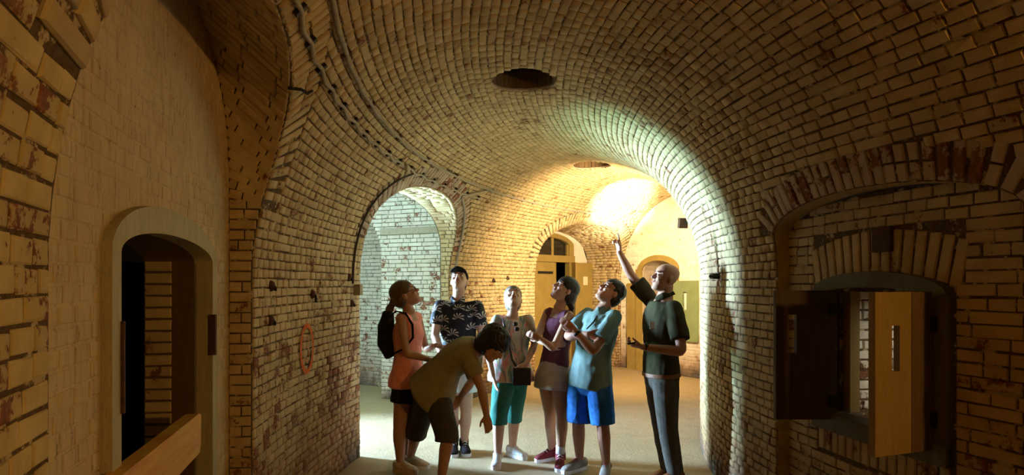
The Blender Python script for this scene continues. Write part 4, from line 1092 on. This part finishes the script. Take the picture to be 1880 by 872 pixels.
# 3: person in an olive tee bending forward
h3 = Human('person in olive T-shirt bending forward with dark curly hair', dict(hd=(907, 634, 4.70), nb=(882, 640, 4.78), sa=(858, 655, 4.66), sb=(872, 640, 4.98), ea=(884, 712, 4.60), wa=(893, 762, 4.60), eb=(866, 700, 5.0), wb=(846, 728, 4.92),
    ha=(800, 722, 4.78), hb=(784, 716, 5.0), ka=(822, 802, 4.66), kb=(764, 792, 5.06), aa=(810, 880, 4.62), ab=(753, 850, 5.20)), 'm', (.62, -.35, -.70), M['skin_tan'], .95, headup=(.75, -.1, .6), bow=(-.02, 0, .075), fat=1.02)
h3.hairmat = M['hair_dark']
h3.make_body([('a', None, (-.3, 1, 0), 1, .3, False), ('b', None, (-.2, -1, 0), -1, .3, False)])
h3.shirt(M['olive_tee'], 'tee_shirt', -.10, .93, .030, .62, .007, .074, 7, .16)
h3.trousers(M['dark_olive'], 'cargo_shorts', 1.12, .018, .006, 8, .05, .02)
h3.hair_cap(M['hair_dark'], 'hair', .022, .012, -.03, None, .012)
h3.shoe('a', (.9, -.5, 0), M['sand_leather'], M['white_rubber'], 'shoe'); h3.shoe('b', (1, -.35, 0), M['sand_leather'], M['white_rubber'], 'sandal', L=.26)

# 4: woman in a swirl print top and teal capris
h4 = Human('woman in swirl-print top and teal capri trousers with white trainers', dict(hd=(942, 549, 5.36), nb=(941, 578, 5.42), sa=(913, 588, 5.40), sb=(969, 588, 5.42), ea=(893, 635, 5.34), wa=(905, 690, 5.20), eb=(982, 632, 5.42), wb=(966, 668, 5.24),
    ha=(926, 694, 5.38), hb=(950, 694, 5.42), ka=(916, 762, 5.27), kb=(944, 758, 5.45), aa=(914, 836, 5.27), ab=(941, 818, 5.52)), 'f', (.04, -.74, .66), M['skin_light'], .98, fat=1.06)
h4.hairmat = M['hair_grey']
h4.make_body([('a', (.25, -.1, -.95), (.9, .3, .2), 1, .15, False), ('b', (-.7, -.3, -.5), (-.3, .8, 0), -1, .5, False)])
h4.shirt(M['swirl'], 'print_top', -.04, .92, .016, .80, .005, .056, 9, .08)
h4.trousers(M['teal'], 'capri_trousers', 1.22, .012, .005, 10, .2, .006)
h4.hair_cap(M['hair_grey'], 'hair', .002, .004, -.02)
h4.shoe('a', (-.12, -1, 0), M['white_sock'], M['white_rubber'], 'trainer', lace=M['white_rubber'], L=.26); h4.shoe('b', (.75, -.65, 0), M['white_sock'], M['white_rubber'], 'trainer', lace=M['white_rubber'], L=.26)
for q in (-1, 1): MB().ball(at(948+q*1.5, 598+(6 if q > 0 else -3), 5.27), .022, .008, .020, None, 12, 8).build('sunglasses_lens', M['black_leather'], h4.root, True)
cb = empty('crossbody_bag', at(958, 706, 5.2), 'black crossbody bag at the hip of the woman in teal capris', 'bag')
mb = MB().box(at(958, 691, 5.20), V(.08, 0, 0), V(0, .035, 0), V(0, 0, .075)); finish(mb, 'bag', M['black_leather'], cb, .007, 5)
strap('shoulder_strap', [at(950, 676, 5.22), at(940, 660, 5.24), at(933, 625, 5.25), at(926, 596, 5.27), at(923, 585, 5.33)], .010, .004, M['black_leather'], cb, (1, 0, .2))

# 5: young woman in a plum tank top and pale skirt, arms folded
h5 = Human('young woman in plum tank top and pale skirt with folded arms', dict(hd=(1036, 533, 5.28), nb=(1028, 563, 5.30), sa=(1006, 574, 5.38), sb=(1045, 580, 5.18), ea=(985, 622, 5.22), wa=(1010, 633, 5.04), eb=(1016, 640, 5.02), wb=(993, 622, 5.03),
    ha=(1004, 694, 5.36), hb=(1028, 694, 5.24), ka=(1010, 762, 5.34), kb=(1032, 764, 5.22), aa=(1014, 826, 5.42), ab=(1029, 840, 5.22)), 'f', (-.72, -.32, .55), M['skin_mid'], .97)
h5.hairmat = M['hair_dark']
h5.make_body([('a', (.95, -.1, .1), (.1, 1, 0), 1, .35, False), ('b', (-.85, .1, .35), (0, 1, .2), -1, .35, False)])
h5.shirt(M['plum'], 'tank_top', .12, .84, .010, 0, .004, seed=11, flare=.0)
mb = MB(); ts = np.linspace(0, 1, 9); top = h5.spine(.24); bot = (h5.J['ka']+h5.J['kb'])/2*.35+h5.pel*.65+V(0, 0, -.0)
bot = lerp(h5.pel, (h5.J['ka']+h5.J['kb'])/2, .26); mb.tube([top.lerp(bot, t) for t in ts], [(.138+.045*min(1, t*1.8)+.012*t, .105+.045*min(1, t*1.8)+.015*t) for t in ts], 24, h5.la_h); finish(mb, 'skirt', M['stone'], h5.root, .008, 3, .006, 8, 12, (1, 1, .4))
def bun(mb): mb.ball(h5.h(0, -.105, -.03), .045, .045, .05, h5.HM, 14, 9); mb.tube([h5.h(0, -.10, -.02), h5.h(0, -.115, -.07), at(1050, 566, 5.30), at(1047, 580, 5.29)], [.04, .036, .028, .01], 10)
h5.hair_cap(M['hair_dark'], 'hair', .008, .012, -.01, bun)
for k, d in (('a', (-.85, -.45, 0)), ('b', (-.15, -1, 0))):
    an = h5.J['a'+k]; MB().tube([an+V(0, 0, .03), an+V(0, 0, .095)], .042, 14).build('sock', M['white_sock'], h5.root, True)
    h5.shoe(k, d, M['maroon'], M['white_rubber'], 'high_top_shoe', True, M['white_rubber'], .27)

# 6: man in a teal polo and blue shorts, arms crossed
h6 = Human('man in teal polo shirt and blue shorts with crossed arms', dict(hd=(1121, 538, 5.04), nb=(1107, 568, 5.06), sa=(1079, 577, 5.18), sb=(1128, 582, 4.94), ea=(1041, 618, 5.04), wa=(1080, 614, 4.84), eb=(1090, 646, 4.76), wb=(1056, 607, 4.80),
    ha=(1066, 704, 5.12), hb=(1100, 704, 5.0), ka=(1062, 777, 5.08), kb=(1107, 780, 4.96), aa=(1064, 850, 5.12), ab=(1113, 858, 4.99)), 'm', (-.68, -.22, .68), M['skin_red'], 1.0, bow=(-.02, -.01, 0), fat=1.0)
h6.hairmat = M['hair_dark']
h6.make_body([('a', (.9, -.1, .1), (.2, 1, 0), 1, .3, False), ('b', (-.6, .1, .5), (.3, .9, .1), -1, .3, False)])
def collar6(mb): mb.tube([h6.nb+V(-.075, -.05, -.03), h6.nb+V(-.045, -.07, .0), h6.nb+V(.04, -.05, .02), h6.nb+V(.07, .03, .02)], [(.012, .026)]*4, 8, V(-.3, -1, 0))
h6.shirt(M['polo'], 'polo_shirt', -.05, .94, .024, .66, .006, .068, 13, .05, collar6)
h6.trousers(M['blue'], 'shorts', .98, .018, .006, 14, .06, .024)
h6.hair_cap(M['hair_dark'], 'hair', .002, .002, -.02)
h6.shoe('a', (-.8, -.6, 0), M['grey_canvas'], M['white_rubber'], lace=M['red_lace']); h6.shoe('b', (-.25, -1, 0), M['grey_canvas'], M['white_rubber'], lace=M['red_lace'])
w = h6.J['wb']; fd_ = (h6.J['eb']-w).normalized(); MB().tube([w+fd_*.015, w+fd_*.04], .033, 14).build('watch', M['black_leather'], h6.root, True)
strap('lanyard', [at(1096, 580, 4.955), at(1089, 592, 4.93), at(1077, 604, 4.93)], .006, .003, M['black_cloth'], h6.root)

# 7: guide pointing up at the vault
h7 = Human('bald guide in dark olive shirt and grey jeans pointing up', dict(hd=(1222, 511, 4.80), nb=(1219, 546, 4.82), sa=(1197, 553, 4.97), sb=(1238, 566, 4.68), ea=(1158, 505, 5.02), wa=(1137, 463, 5.02), eb=(1253, 646, 4.54), wb=(1180, 637, 4.58),
    ha=(1207, 698, 4.92), hb=(1222, 698, 4.72), ka=(1216, 786, 4.86), kb=(1226, 786, 4.70), aa=(1228, 866, 4.86), ab=(1240, 872, 4.76)), 'm', (-.93, -.12, .28), M['skin_red'], 1.0, bow=(-.015, 0, 0), fat=1.06)
h7.hairmat = M['hair_stub']
h7.make_body([('a', (-.14, 0, .98), (-.9, -.3, 0), -1, .4, True), ('b', (-.9, .1, .15), (0, .3, .9), 1, .7, False)])
def collar7(mb): mb.tube([h7.nb+V(-.07, -.03, -.02), h7.nb+V(-.02, -.07, .015), h7.nb+V(.06, -.03, .04), h7.nb+V(.06, .05, .04)], [(.012, .028)]*4, 8, V(-.5, -1, 0))
h7.shirt(M['guide'], 'work_shirt', .10, .94, .018, .72, .007, .072, 15, .02, collar7)
h7.trousers(M['jeans'], 'jeans', 1.97, .014, .005, 16, .09, .004)
pts, rd, sd_ = [], [], []
mb = MB(); h7.torso(mb, .06, .105, .029); mb.build('belt', M['leather'], h7.root, True)
MB().box(at(1197, 597, 4.585), V(.018, .004, 0), V(0, .003, 0), V(0, 0, .028)).build('name_badge', M['badge'], h7.root)
h7.shoe('a', (-1, -.3, 0), M['leather'], M['black_leather']); h7.shoe('b', (-1, -.35, 0), M['leather'], M['black_leather'])
w = h7.J['wb']; MB().tube([w+V(.015, 0, 0), w+V(.04, 0, 0)], .032, 14).build('watch', M['black_leather'], h7.root, True)
ph_ = MB().box(at(1160, 629, 4.58), V(.035, 0, .008), V(0, .035, 0), V(-.002, 0, .006)).build('phone', M['black_leather']); tag(ph_, 'small dark phone held in the lower hand of the guide', 'phone')
flush()
